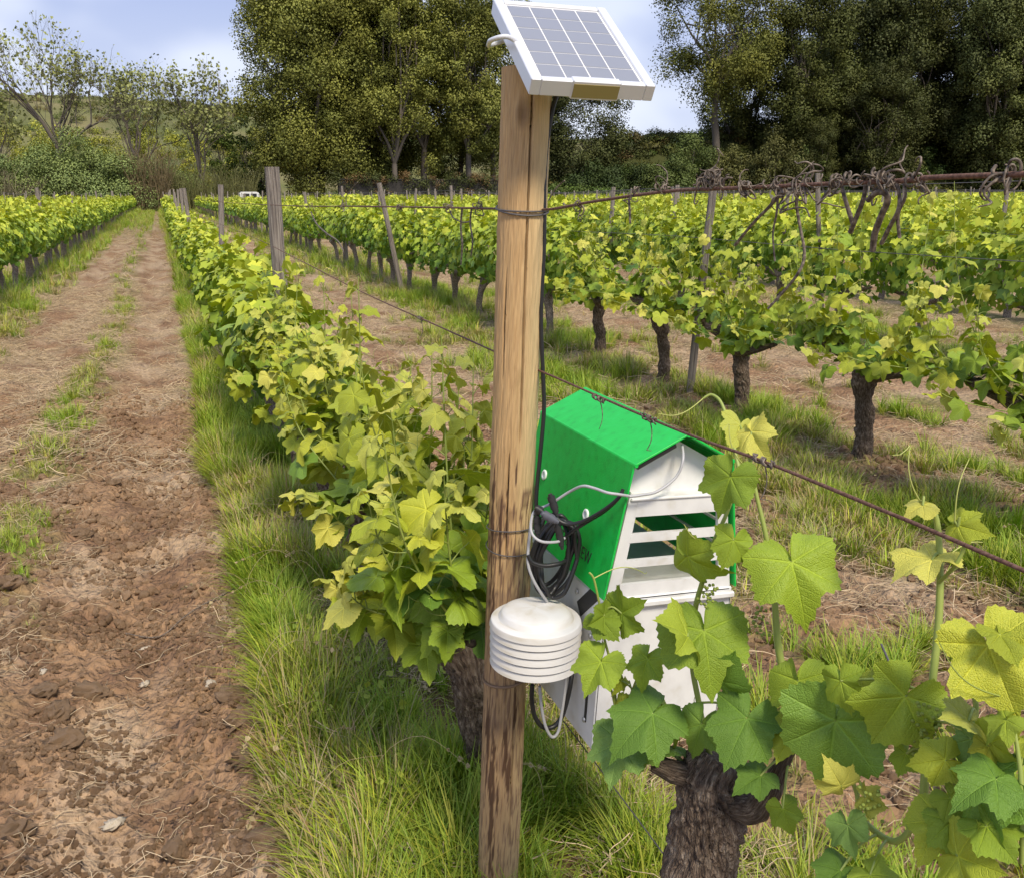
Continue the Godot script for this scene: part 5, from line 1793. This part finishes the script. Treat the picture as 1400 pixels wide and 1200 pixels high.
func build_near_vines() -> void:
	# the vine at the lower right, in front of the box
	rng.seed = 1001
	var o := near_vine("thick gnarled old vine at the lower right with big leaves in front of the box", Vector3(0.66, 0, -0.95),
		[Vector3(0.65, -0.05, -0.95), Vector3(0.63, 0.3, -0.96), Vector3(0.645, 0.55, -0.95), Vector3(0.651, 0.743, -0.948), Vector3(0.658, 0.806, -0.955), Vector3(0.673, 0.833, -0.957)], [0.066, 0.054, 0.047, 0.043, 0.04, 0.032],
		[[Vector3(0.665, 0.777, -0.938), Vector3(0.689, 0.788, -0.896), Vector3(0.697, 0.822, -0.877), Vector3(0.706, 0.864, -0.869), Vector3(0.716, 0.900, -0.862)], [Vector3(0.640, 0.805, -0.968), Vector3(0.613, 0.813, -0.973), Vector3(0.591, 0.818, -0.998)]], [
			[[Vector3(0.725, 0.900, -0.614), Vector3(0.736, 0.977, -0.617), Vector3(0.741, 1.039, -0.641)], 5, 0.55], [[Vector3(0.728, 0.974, -0.529), Vector3(0.735, 1.062, -0.553), Vector3(0.745, 1.128, -0.590)], 5, 0.6],
			[[Vector3(0.595, 0.823, -0.984), Vector3(0.582, 0.860, -1.015), Vector3(0.571, 0.928, -1.044)], 6, 0.7]], 0.1, leaf_shapes)
	# its shoots, stems first: [path, thickness, petioles]
	var stems := [
		[[Vector3(0.714, 0.878, -0.863), Vector3(0.723, 0.916, -0.868), Vector3(0.725, 0.967, -0.893), Vector3(0.719, 1.024, -0.910), Vector3(0.716, 1.102, -0.925), Vector3(0.711, 1.164, -0.941), Vector3(0.705, 1.215, -0.959), Vector3(0.703, 1.247, -0.973)], 0.0055],
		[[Vector3(0.657, 0.832, -0.956), Vector3(0.645, 0.915, -0.976), Vector3(0.640, 0.976, -0.992), Vector3(0.640, 1.048, -0.991), Vector3(0.642, 1.102, -0.978), Vector3(0.645, 1.157, -0.964), Vector3(0.656, 1.195, -0.957), Vector3(0.669, 1.224, -0.960)], 0.0042],
		[[Vector3(0.745, 0.929, -0.668), Vector3(0.756, 1.009, -0.685), Vector3(0.769, 1.072, -0.700), Vector3(0.783, 1.135, -0.715), Vector3(0.793, 1.197, -0.733), Vector3(0.795, 1.241, -0.746), Vector3(0.789, 1.258, -0.752), Vector3(0.783, 1.260, -0.758)], 0.0048],
		[[Vector3(0.737, 0.935, -0.600), Vector3(0.750, 0.992, -0.615), Vector3(0.762, 1.049, -0.633), Vector3(0.768, 1.078, -0.640), Vector3(0.761, 1.093, -0.648)], 0.0042],
		[[Vector3(0.745, 0.929, -0.668), Vector3(0.729, 0.882, -0.685), Vector3(0.717, 0.885, -0.726), Vector3(0.717, 0.911, -0.740), Vector3(0.711, 0.929, -0.745)], 0.004],
		[[Vector3(0.787, 1.179, -0.725), Vector3(0.788, 1.203, -0.709), Vector3(0.793, 1.226, -0.704), Vector3(0.790, 1.244, -0.706), Vector3(0.785, 1.256, -0.713)], 0.0022],
		[[Vector3(0.560, 0.873, -1.061), Vector3(0.560, 0.927, -1.073), Vector3(0.551, 0.979, -1.088), Vector3(0.547, 1.016, -1.091), Vector3(0.542, 1.042, -1.093), Vector3(0.536, 1.070, -1.096), Vector3(0.530, 1.079, -1.099)], 0.0026],
		[[Vector3(0.640, 0.805, -0.968), Vector3(0.605, 0.844, -1.013), Vector3(0.560, 0.873, -1.061)], 0.004],
		[[Vector3(0.776, 1.207, -1.105), Vector3(0.782, 1.283, -1.161), Vector3(0.778, 1.301, -1.188), Vector3(0.766, 1.295, -1.196)], 0.0032]]
	var hosts := []
	for s in stems:
		var g := Geo.new()
		var line := spline(s[0], 6)
		g.tube(line, taper(s[1], s[1] * 0.55, line.size()), 8, Color.WHITE, s[1] * 0.25, nd)
		hosts.append(part("shoot", g, M.shoot, o))
	# each leaf: joint, tip, which shoot, colour, shape, extra turn
	rng.seed = 1002
	var list := [
		[Vector3(0.648, 1.256, -0.938), Vector3(0.620, 1.202, -0.932), 1, 1, 0, 0.1], [Vector3(0.649, 1.175, -0.925), Vector3(0.630, 1.142, -0.914), 1, 5, 1, -0.2], [Vector3(0.707, 1.154, -0.881), Vector3(0.700, 1.088, -0.822), 0, 5, 2, 0.1],
		[Vector3(0.712, 1.296, -0.991), Vector3(0.700, 1.271, -0.950), 0, 3, 3, 0.4], [Vector3(0.711, 1.299, -1.016), Vector3(0.682, 1.278, -0.987), 0, 3, 1, -0.3], [Vector3(0.624, 1.045, -0.942), Vector3(0.608, 0.979, -0.880), 1, 1, 4, 0.0], [Vector3(0.601, 1.039, -0.945), Vector3(0.556, 1.082, -0.937), 1, 5, 5, 0.3],
		[Vector3(0.531, 0.960, -1.054), Vector3(0.493, 0.923, -1.039), 7, 5, 0, 0.2], [Vector3(0.572, 0.914, -0.975), Vector3(0.500, 0.889, -0.957), 7, 0, 2, 0.1], [Vector3(0.583, 0.975, -1.014), Vector3(0.554, 0.940, -0.996), 7, 1, 3, 0.4], [Vector3(0.658, 0.942, -0.882), Vector3(0.609, 0.897, -0.856), 1, 0, 1, -0.1], [Vector3(0.645, 0.975, -0.928), Vector3(0.637, 1.025, -0.897), 1, 0, 5, 0.2],
		[Vector3(0.704, 1.007, -0.845), Vector3(0.681, 0.959, -0.812), 0, 5, 4, 0.3], [Vector3(0.731, 0.984, -0.822), Vector3(0.672, 0.975, -0.820), 0, 4, 0, 0.2], [Vector3(0.737, 1.056, -0.705), Vector3(0.701, 0.986, -0.713), 2, 1, 5, -0.2], [Vector3(0.701, 1.049, -0.768), Vector3(0.697, 1.010, -0.745), 2, 5, 1, 0.5],
		[Vector3(0.714, 0.984, -0.784), Vector3(0.698, 0.887, -0.771), 0, 0, 3, 0.2], [Vector3(0.687, 0.833, -0.833), Vector3(0.685, 0.810, -0.809), 0, 1, 2, 0.1], [Vector3(0.712, 0.966, -0.613), Vector3(0.667, 0.929, -0.604), 4, 2, 4, 0.0], [Vector3(0.678, 0.901, -0.708), Vector3(0.663, 0.875, -0.680), 4, 4, 0, 0.4], [Vector3(0.683, 0.936, -0.731), Vector3(0.661, 0.968, -0.723), 4, 3, 2, 0.0], [Vector3(0.703, 0.929, -0.711), Vector3(0.703, 0.935, -0.682), 4, 3, 1, 0.4],
		[Vector3(0.740, 1.164, -0.612), Vector3(0.730, 1.115, -0.560), 3, 2, 5, 0.3], [Vector3(0.745, 1.178, -0.605), Vector3(0.736, 1.168, -0.568), 3, 2, 1, -0.4], [Vector3(0.735, 1.076, -0.618), Vector3(0.696, 1.092, -0.617), 3, 3, 3, 0.2], [Vector3(0.741, 1.064, -0.594), Vector3(0.736, 1.093, -0.568), 3, 2, 0, 0.2], [Vector3(0.741, 1.059, -0.595), Vector3(0.722, 1.042, -0.586), 3, 2, 2, 0.0],
		[Vector3(0.723, 1.019, -0.585), Vector3(0.715, 1.047, -0.513), 3, 0, 4, 0.3], [Vector3(0.707, 1.001, -0.557), Vector3(0.702, 0.994, -0.513), 3, 1, 1, -0.2], [Vector3(0.694, 0.958, -0.573), Vector3(0.687, 0.983, -0.518), 4, 2, 0, 0.2], [Vector3(0.746, 1.051, -0.620), Vector3(0.726, 1.017, -0.613), 2, 4, 5, 0.5], [Vector3(0.677, 0.867, -0.666), Vector3(0.678, 0.861, -0.622), 4, 1, 3, 0.1], [Vector3(0.662, 0.854, -0.695), Vector3(0.621, 0.844, -0.692), 4, 0, 2, 0.2],
		[Vector3(0.542, 1.013, -1.082), Vector3(0.551, 0.995, -1.044), 6, 1, 1, 0.2], [Vector3(0.546, 1.017, -1.080), Vector3(0.515, 1.014, -1.062), 6, 1, 3, -0.5], [Vector3(0.568, 1.023, -1.068), Vector3(0.578, 1.057, -1.029), 6, 1, 0, 0.3],
		[Vector3(0.780, 1.204, -0.732), Vector3(0.728, 1.190, -0.743), 2, 3, 5, 0.5], [Vector3(0.787, 1.252, -0.710), Vector3(0.792, 1.255, -0.674), 5, 2, 2, 0.2], [Vector3(0.776, 1.263, -0.751), Vector3(0.748, 1.256, -0.751), 2, 3, 4, 0.3], [Vector3(0.704, 0.934, -0.846), Vector3(0.670, 0.906, -0.834), 0, 2, 3, 0.3], [Vector3(0.733, 1.023, -0.752), Vector3(0.724, 1.067, -0.719), 2, 2, 0, 0.1], [Vector3(0.669, 0.868, -0.860), Vector3(0.627, 0.863, -0.855), 0, 0, 5, 0.1], [Vector3(0.634, 0.900, -0.948), Vector3(0.609, 0.853, -0.940), 1, 0, 0, 0.3], [Vector3(0.572, 0.849, -0.997), Vector3(0.555, 0.815, -0.984), 7, 0, 4, 0.2], [Vector3(0.618, 1.136, -0.982), Vector3(0.638, 1.111, -0.932), 1, 1, 2, 0.9], [Vector3(0.743, 0.985, -0.699), Vector3(0.723, 0.966, -0.691), 2, 5, 1, 0.3], [Vector3(0.723, 0.989, -0.616), Vector3(0.723, 0.976, -0.585), 4, 1, 5, 0.3]]
	var eye := Vector3(0, 1.6, 0)
	for l in list:
		var j: Vector3 = l[0]
		var t: Vector3 = l[1]
		var tip := t - j
		var face := ((eye - j).normalized() * 0.75 + Vector3.UP * 0.45 + rv(0.25)).normalized()
		face = face.rotated(tip.normalized(), l[5] * 1.3)
		face = (face - tip.normalized() * face.dot(tip.normalized())).normalized()
		var host: MeshInstance3D = hosts[l[2]]
		put("leaf", leaf_shapes[l[4] + (4 if rng.randf() < 0.4 else 0)], M.leaf[l[3] + 6 * (rng.randi() % 3)], host, facing(j - o.position, tip, face, tip.length() * [0.98, 0.88, 0.94][rng.randi() % 3]))
		# its petiole, back to the stem
		var best: Vector3 = stems[l[2]][0][0]
		for q in spline(stems[l[2]][0], 4):
			if q.distance_to(j) < best.distance_to(j): best = q
		var g := Geo.new()
		g.tube(spline([best, best.lerp(j, 0.5) + Vector3.UP * 0.01, j], 4), taper(0.0019, 0.0014, 9), 6)
		var pm := g.mesh(o.position)
		put("petiole", pm, M.shoot, host, Transform3D())
	for q in [[Vector3(0.669, 1.224, -0.960), Vector3(0.4, 0.4, -0.2), 1], [Vector3(0.703, 1.247, -0.973), Vector3(-0.6, 0.5, 0), 0], [Vector3(0.645, 1.157, -0.964), Vector3(-0.8, 0.2, 0), 1], [Vector3(0.793, 1.197, -0.733), Vector3(0.7, 0.5, 0), 2], [Vector3(0.536, 1.070, -1.096), Vector3(0.8, 0.3, 0), 6], [Vector3(0.762, 1.049, -0.633), Vector3(-1, 0.3, 0), 3], [Vector3(0.783, 1.260, -0.758), Vector3(-0.5, 0.6, 0), 2], [Vector3(0.766, 1.295, -1.196), Vector3(-0.7, -0.5, 0), 8], [Vector3(0.785, 1.256, -0.713), Vector3(-0.1, 1, 0), 5]]:
		var g := Geo.new()
		tendril(g, q[0], q[1], rnd(0.05, 0.11))
		put("tendril", g.mesh(o.position), M.tendril_green, hosts[q[2]], Transform3D())
	# flower buds, small green grains on short stalks
	rng.seed = 1003
	for q in [[Vector3(0.637, 1.089, -0.957), 1], [Vector3(0.700, 1.052, -0.925), 0], [Vector3(0.747, 1.038, -0.680), 2], [Vector3(0.744, 1.009, -0.698), 2], [Vector3(0.753, 1.026, -0.674), 2], [Vector3(0.739, 1.019, -0.612), 3], [Vector3(0.700, 0.928, -0.700), 4]]:
		var g := Geo.new()
		for k in 26:
			var c: Vector3 = q[0] + Vector3(rnd(-1, 1) * 0.011, rnd(-1, 1) * 0.02, rnd(-1, 1) * 0.011)
			g.lathe(Transform3D(Basis(), c), [Vector2(0.0002, -0.0024), Vector2(0.0021, -0.0012), Vector2(0.0024, 0.0), Vector2(0.0019, 0.0014), Vector2(0.0002, 0.0024)], 6)
		tag(put("flower_buds", g.mesh(o.position), M.bud, hosts[q[1]], Transform3D()), "", "", "", "stuff")

	# the next vines of the row, each with its own leaves
	var labels := ["big leafy vine just left of the wooden post with a blackened knobby trunk", "leafy vine behind the one left of the post, lime green shoots over it", "third vine left of the post, before the grey stake", "fourth vine left of the post, beside the grey stake"]
	for k in 4:
		rng.seed = 1100 + k
		var z: float = [-2.0, -3.05, -4.05, -5.05][k]
		var x: float = [0.655, 0.62, 0.64, 0.64][k]
		var b := Vector3(x, 0, z)
		var head: Vector3 = b + Vector3(-0.03, 0.54, 0.02)
		var trunk := [b + Vector3(0, -0.05, 0), b + Vector3(0.005, 0.2, 0), b + Vector3(-0.01, 0.36, 0.0), b + Vector3(-0.03, 0.46, 0.02), head]
		var rad := [0.05, 0.045, 0.05, 0.08, 0.055]
		if k == 0:
			trunk = [Vector3(0.655, -0.073, -2.018), Vector3(0.655, 0.063, -2.020), Vector3(0.650, 0.250, -2.005), Vector3(0.645, 0.398, -2.009), Vector3(0.640, 0.464, -2.065), Vector3(0.640, 0.491, -2.141)]
			rad = [0.036, 0.032, 0.034, 0.05, 0.078, 0.05]
			head = Vector3(0.640, 0.521, -2.100)
		elif k > 0:
			rad = [0.07, 0.06, 0.06, 0.075, 0.055]
		var a1 := [head, head + Vector3(-0.08, 0.1, 0.18), head + Vector3(-0.1, 0.16, 0.42)]
		var a2 := [head, head + Vector3(0.04, 0.1, -0.2), head + Vector3(0.0, 0.18, -0.45)]
		var along := [a1[2], a1[1], head, a2[1], a2[2]]
		var shoots := random_shoots(along, 22, 12 - (1 if k > 1 else 0), [0.5, 0.42, 0.4, 0.38][k], 0.21)
		near_vine(labels[k], b, trunk, rad, [a1, a2], shoots, [0.106, 0.1, 0.096, 0.092][k], leaf_shapes if k == 0 else leaf_shapes_low, "vines just left of the wooden post", 0.12)
	# and the nearest of the row to the right
	var names := ["vine at the right edge with a thick low arm", "vine with a leaning dark trunk standing clear of the grass, right of the green box", "vine behind the upper end of the green box, dark trunk in straw", "vine beside the brown stake right of the post", "vine right of the post with a dark knotted head over pale straw"]
	for k in 5:
		rng.seed = 1200 + k
		var z: float = [-3.05, -4.25, -5.5, -6.75, -8.1][k]
		var b := Vector3([3.86, 3.84, 3.83, 3.9, 3.95][k], 0.02, z)
		var head := b + Vector3(rnd(-0.08, 0.02), rnd(0.56, 0.66), 0)
		var a1 := [head, head + Vector3(-0.14, -0.02, 0.24), head + Vector3(-0.1, 0.08, 0.56)]
		var a2 := [head, head + Vector3(-0.12, 0.1, -0.2), head + Vector3(-0.02, 0.12, -0.52)]
		var shoots := random_shoots([a1[2], a1[1], head, a2[1], a2[2]], 24, 10, 0.6, 0.36)
		near_vine(names[k], b, [b + Vector3(0, -0.08, 0), b + Vector3(0.02, 0.2, 0), b + Vector3(-0.01, 0.42, 0), head], [0.06, 0.047, 0.046, 0.08], [a1, a2], shoots, 0.1, leaf_shapes_low, "nearest vines of the first row to the right", 0.15)


# ---------------------------------------------------------------- small things on the ground
func build_ground_details() -> void:
	rng.seed = 71
	var lumps := []
	for k in 3:
		lumps.append(lump_geo(10 + k, 10, 16).mesh())
	var stones := [[Vector3(-0.197, 0.000, -3.133), 0.016, "pale", "small pale stone on the soil track, highest of the pale ones"], [Vector3(0.020, 0.000, -3.014), 0.02, "pale", "flat pale stone beside the grass edge"], [Vector3(-0.265, -0.000, -2.351), 0.022, "pale", "long white stone near the bottom of the soil track"], [Vector3(-0.401, 0.000, -2.837), 0.014, "pale", "white stone on a ridge of clods at the left"], [Vector3(-0.521, 0.000, -3.233), 0.014, "pale", "flat white flake at the left edge of the track"], [Vector3(-0.199, 0.000, -3.432), 0.017, "pale", "flat pale stone below the curved twig"]]
	for s in stones:
		var o := MeshInstance3D.new()
		o.mesh = lumps[rng.randi() % 3]
		o.material_override = M.pale_stone
		o.name = numbered("stone")
		add_child(o)
		var p: Vector3 = s[0]
		o.transform = Transform3D(Basis(Vector3.UP, rnd(0, TAU)) * Basis.from_scale(Vector3(1.3, 0.5, 0.8) * s[1]), Vector3(p.x, land(p.x, p.z) + 0.006, p.z))
		tag(o, s[3], "stone")
	var clods := [[Vector3(0.086, 0.000, -2.887), 0.05, "largest rounded clod at the grass edge"], [Vector3(0.099, 0.000, -2.694), 0.055, "rounded clod below the largest one at the grass edge"], [Vector3(0.093, 0.000, -2.489), 0.05, "broad clod against the grass, lower down"], [Vector3(0.123, -0.000, -2.089), 0.06, "pale clod in the grass at the bottom"], [Vector3(-0.355, 0.000, -3.052), 0.05, "clod on the ridge left of the track"], [Vector3(-0.447, 0.000, -2.957), 0.045, "slab of soil tipped up at the left"], [Vector3(-0.501, 0.000, -3.082), 0.04, "clod beside the tipped slab"], [Vector3(-0.407, 0.000, -2.735), 0.05, "broad low clod under the tipped slab"], [Vector3(0.073, 0.000, -3.375), 0.04, "clod where the curved twig meets the grass"], [Vector3(-0.496, 0.000, -2.351), 0.045, "clod in the bottom left corner"], [Vector3(-0.114, 0.000, -2.193), 0.035, "clod near the bottom right of the track"], [Vector3(-0.497, 0.000, -4.619), 0.045, "clod under the grass tuft in the middle of the lane"], [Vector3(-0.383, 0.000, -5.436), 0.04, "clod in the lane, higher up"], [Vector3(-0.696, 0.000, -3.942), 0.05, "clod at the left edge in straw"]]
	for s in clods:
		var o := MeshInstance3D.new()
		o.mesh = lumps[rng.randi() % 3]
		o.material_override = M.clod_single
		o.name = numbered("earth_clod")
		add_child(o)
		var p: Vector3 = s[0]
		o.transform = Transform3D(Basis(Vector3(rnd(-0.3, 0.3), 1, rnd(-0.3, 0.3)).normalized(), rnd(0, TAU)) * Basis.from_scale(Vector3(1.1, 0.6, 0.85) * s[1]), Vector3(p.x, land(p.x, p.z) + 0.004, p.z))
		tag(o, "dry brown clod of earth, " + s[2], "clod", "large clods on the soil track")
	# the long twig that lies in the rut
	var g := Geo.new()
	var tw := []
	for p in [Vector3(-0.269, 0.000, -3.549), Vector3(-0.150, 0.000, -3.498), Vector3(-0.055, 0.000, -3.544), Vector3(0.016, 0.000, -3.616), Vector3(0.105, 0.000, -3.680), Vector3(0.177, 0.000, -3.746)]:
		tw.append(Vector3(p.x, land(p.x, p.z) + 0.012, p.z))
	g.tube(spline(tw, 5), taper(0.0022, 0.0035, 26), 6)
	tag(part("twig", g, M.tendril), "long curved brown twig lying across the soil track", "twig")
	# pale dead grass leaves and seed heads arching over the green
	g = Geo.new()
	rng.seed = 72
	for k in 150:
		var x := rnd(0.12, 1.0) if k % 3 else rnd(1.5, 3.4)
		var z := -rnd(1.7, 5.0)
		var p := Vector3(x, land(x, z), z)
		var d := Vector3(rnd(-1, 1), 0, rnd(-1, 1)).normalized()
		var h := rnd(0.12, 0.3)
		var line := spline([p, p + Vector3.UP * h * 0.7 + d * h * 0.2, p + Vector3.UP * h + d * h * 0.6, p + Vector3.UP * h * 0.8 + d * h * rnd(0.9, 1.2)], 4)
		g.tube(line, taper(0.0012, 0.0005, line.size()), 4, Color(0.5, 0.4, 0.22) * rnd(0.8, 1.2))
		if k % 2 == 0:
			for j in 9:
				small_leaf(g, line[line.size() - 1 - j / 3], d + Vector3(0, rnd(-0.5, 0.2), 0) + rv(0.3), rv(), rnd(0.006, 0.012), Color(0.42, 0.33, 0.18) * rnd(0.8, 1.15), 5)
	tag(part("dry_grass_stalks", g, M.grass), "pale dry grass stalks arching over the green grass", "", "", "stuff")
	# round leaved weed by the trunk left of the post
	g = Geo.new()
	rng.seed = 73
	for c in [[Vector3(0.639, 0.000, -2.679), 26], [Vector3(0.762, 0.000, -2.845), 22], [Vector3(0.464, 0.000, -2.492), 14], [Vector3(0.379, 0.000, -2.461), 10], [Vector3(0.373, 0.000, -2.990), 14], [Vector3(0.328, 0.000, -2.420), 8], [Vector3(0.386, -0.000, -1.991), 6], [Vector3(0.734, -0.000, -2.570), 10]]:
		for k in c[1]:
			var p: Vector3 = c[0] + Vector3(rnd(-0.09, 0.09), 0, rnd(-0.12, 0.12))
			p.y = land(p.x, p.z)
			var top := p + Vector3(rnd(-0.05, 0.05), rnd(0.08, 0.2), rnd(-0.05, 0.05))
			g.tube(PackedVector3Array([p, p.lerp(top, 0.5) + rv(0.008), top]), even(0.0008), 3, Color(0.2, 0.25, 0.05))
			for j in 3:
				var f := (Vector3.UP + rv(0.7)).normalized()
				small_leaf(g, p.lerp(top, rnd(0.6, 1.0)), rv(), f, rnd(0.009, 0.018), Color(0.24, 0.32, 0.05).lerp(Color(0.38, 0.42, 0.06), rng.randf()), 5)
	tag(part("weeds", g, M.foliage), "bright round leaved weeds by the trunk left of the post", "", "", "stuff")


func _ready() -> void:
	var cam := Camera3D.new()
	cam.name = "camera"
	cam.fov = 51.28
	cam.near = 0.05
	cam.far = 2000.0
	add_child(cam)
	cam.position = Vector3(0, 1.6, 0)
	cam.rotation_degrees = Vector3(-14.917, -20.552, 0)
	cam.current = true
	for q in [[na, 11, 0.05, 3], [nb, 12, 0.35, 4], [nc, 13, 0.4, 3], [nd, 14, 6.0, 4]]:
		q[0].noise_type = FastNoiseLite.TYPE_SIMPLEX
		q[0].seed = q[1]
		q[0].frequency = q[2]
		q[0].fractal_octaves = q[3]
	# bright, broken cloud cover
	var sky_im := Image.create(1024, 512, false, Image.FORMAT_RGBF)
	var cl := FastNoiseLite.new()
	cl.seed = 8
	cl.frequency = 1.5
	cl.fractal_octaves = 5
	for y in 512:
		var el := (0.5 - (y + 0.5) / 512.0) * PI
		for x in 1024:
			var az := (x + 0.5) / 1024.0 * TAU
			var d := Vector3(cos(az) * cos(el), sin(el), sin(az) * cos(el))
			var q := d / maxf(0.22 + absf(d.y), 0.05)
			var n := cl.get_noise_3d(q.x * 0.55, q.y * 0.4, q.z * 0.55) * 0.5 + 0.5
			var w := smoothstep(0.38, 0.58, n)
			var c := Color(0.125, 0.168, 0.305).lerp(Color(0.285, 0.318, 0.405), w)
			c = c.lerp(Color(0.35, 0.37, 0.41), clampf(1.0 - absf(el) / 0.26, 0, 1) * 0.85)
			sky_im.set_pixel(x, y, c)
	var pan := PanoramaSkyMaterial.new()
	pan.panorama = ImageTexture.create_from_image(sky_im)
	var sky := Sky.new()
	sky.sky_material = pan
	var env := Environment.new()
	env.background_mode = Environment.BG_SKY
	env.sky = sky
	env.background_energy_multiplier = 0.93
	env.tonemap_mode = Environment.TONE_MAPPER_LINEAR
	env.tonemap_exposure = 2.85
	env.sdfgi_enabled = true
	env.ssao_enabled = true
	env.ssil_enabled = true
	var we := WorldEnvironment.new()
	we.name = "world_environment"
	we.environment = env
	add_child(we)
	var sun := DirectionalLight3D.new()
	sun.name = "sun"
	sun.light_energy = 0.5
	sun.light_color = Color(1.0, 0.95, 0.86)
	sun.light_angular_distance = 14.0
	sun.shadow_enabled = true
	add_child(sun)
	sun.rotation_degrees = Vector3(-52, 4, 0)

	make_materials()
	M.post = tinted(0.75)
	M.post.heightmap_enabled = true
	M.post.heightmap_texture = noise_tex(0.03, 5, [], 512, FastNoiseLite.TYPE_SIMPLEX, 41, true)
	M.post.heightmap_scale = 0.06
	M.post.uv1_scale = Vector3(6, 0.7, 1)
	M.post.albedo_texture = noise_tex(0.03, 5, [grey(0.82), grey(0.95), grey(0.99), Color.WHITE], 512, FastNoiseLite.TYPE_SIMPLEX, 42)
	M.sheet = mat(Color(0.8, 0.8, 0.8), 0.3)
	M.cell = mat(Color(0.23, 0.235, 0.255), 0.3)
	M.cell.clearcoat_enabled = true
	M.cell.clearcoat = 1.0
	M.cell.clearcoat_roughness = 0.12
	M.olive = mat(Color(0.28, 0.22, 0.07), 0.5)
	M.shield = mat(Color(0.68, 0.67, 0.645), 0.5)
	M.shield.albedo_texture = noise_tex(0.012, 4, [Color(0.9, 0.87, 0.8), Color(0.97, 0.96, 0.94), Color.WHITE, Color.WHITE], 256, FastNoiseLite.TYPE_SIMPLEX, 43)
	M.clamp = mat(Color(0.25, 0.16, 0.1), 0.6)
	M.bud = mat(Color(0.22, 0.27, 0.04), 0.75)
	M.wall = mat(Color(0.06, 0.055, 0.05), 0.9)
	M.wall.albedo_texture = noise_tex(0.04, 4, [grey(0.5), grey(0.8), Color.WHITE], 256, FastNoiseLite.TYPE_CELLULAR, 44)
	M.wall.uv1_triplanar = true
	M.pale_stone = mat(Color(0.55, 0.47, 0.36), 0.9)
	M.pale_stone.albedo_texture = noise_tex(0.03, 4, [grey(0.7), grey(0.9), Color.WHITE], 256, FastNoiseLite.TYPE_SIMPLEX, 45)
	M.pale_stone.uv1_triplanar = true
	M.clod_single = mat(Color(0.42, 0.27, 0.155), 0.95)
	M.clod_single.heightmap_enabled = true
	M.clod_single.heightmap_texture = M.clod.heightmap_texture
	M.clod_single.heightmap_scale = 1.0
	M.clod_single.uv1_triplanar = true
	M.clod_single.uv1_scale = Vector3.ONE * 3

	build_ground()
	build_backdrop()
	for k in 10:
		leaf_shapes.append(grape_leaf(50 + k, 72, 4))
		leaf_shapes_low.append(grape_leaf(60 + k, 30, 2))
	build_rows()
	build_near_vines()
	build_post()
	build_panel()
	build_box()
	build_cables()
	build_sensor()
	build_wires()
	build_cover()
	build_ground_details()
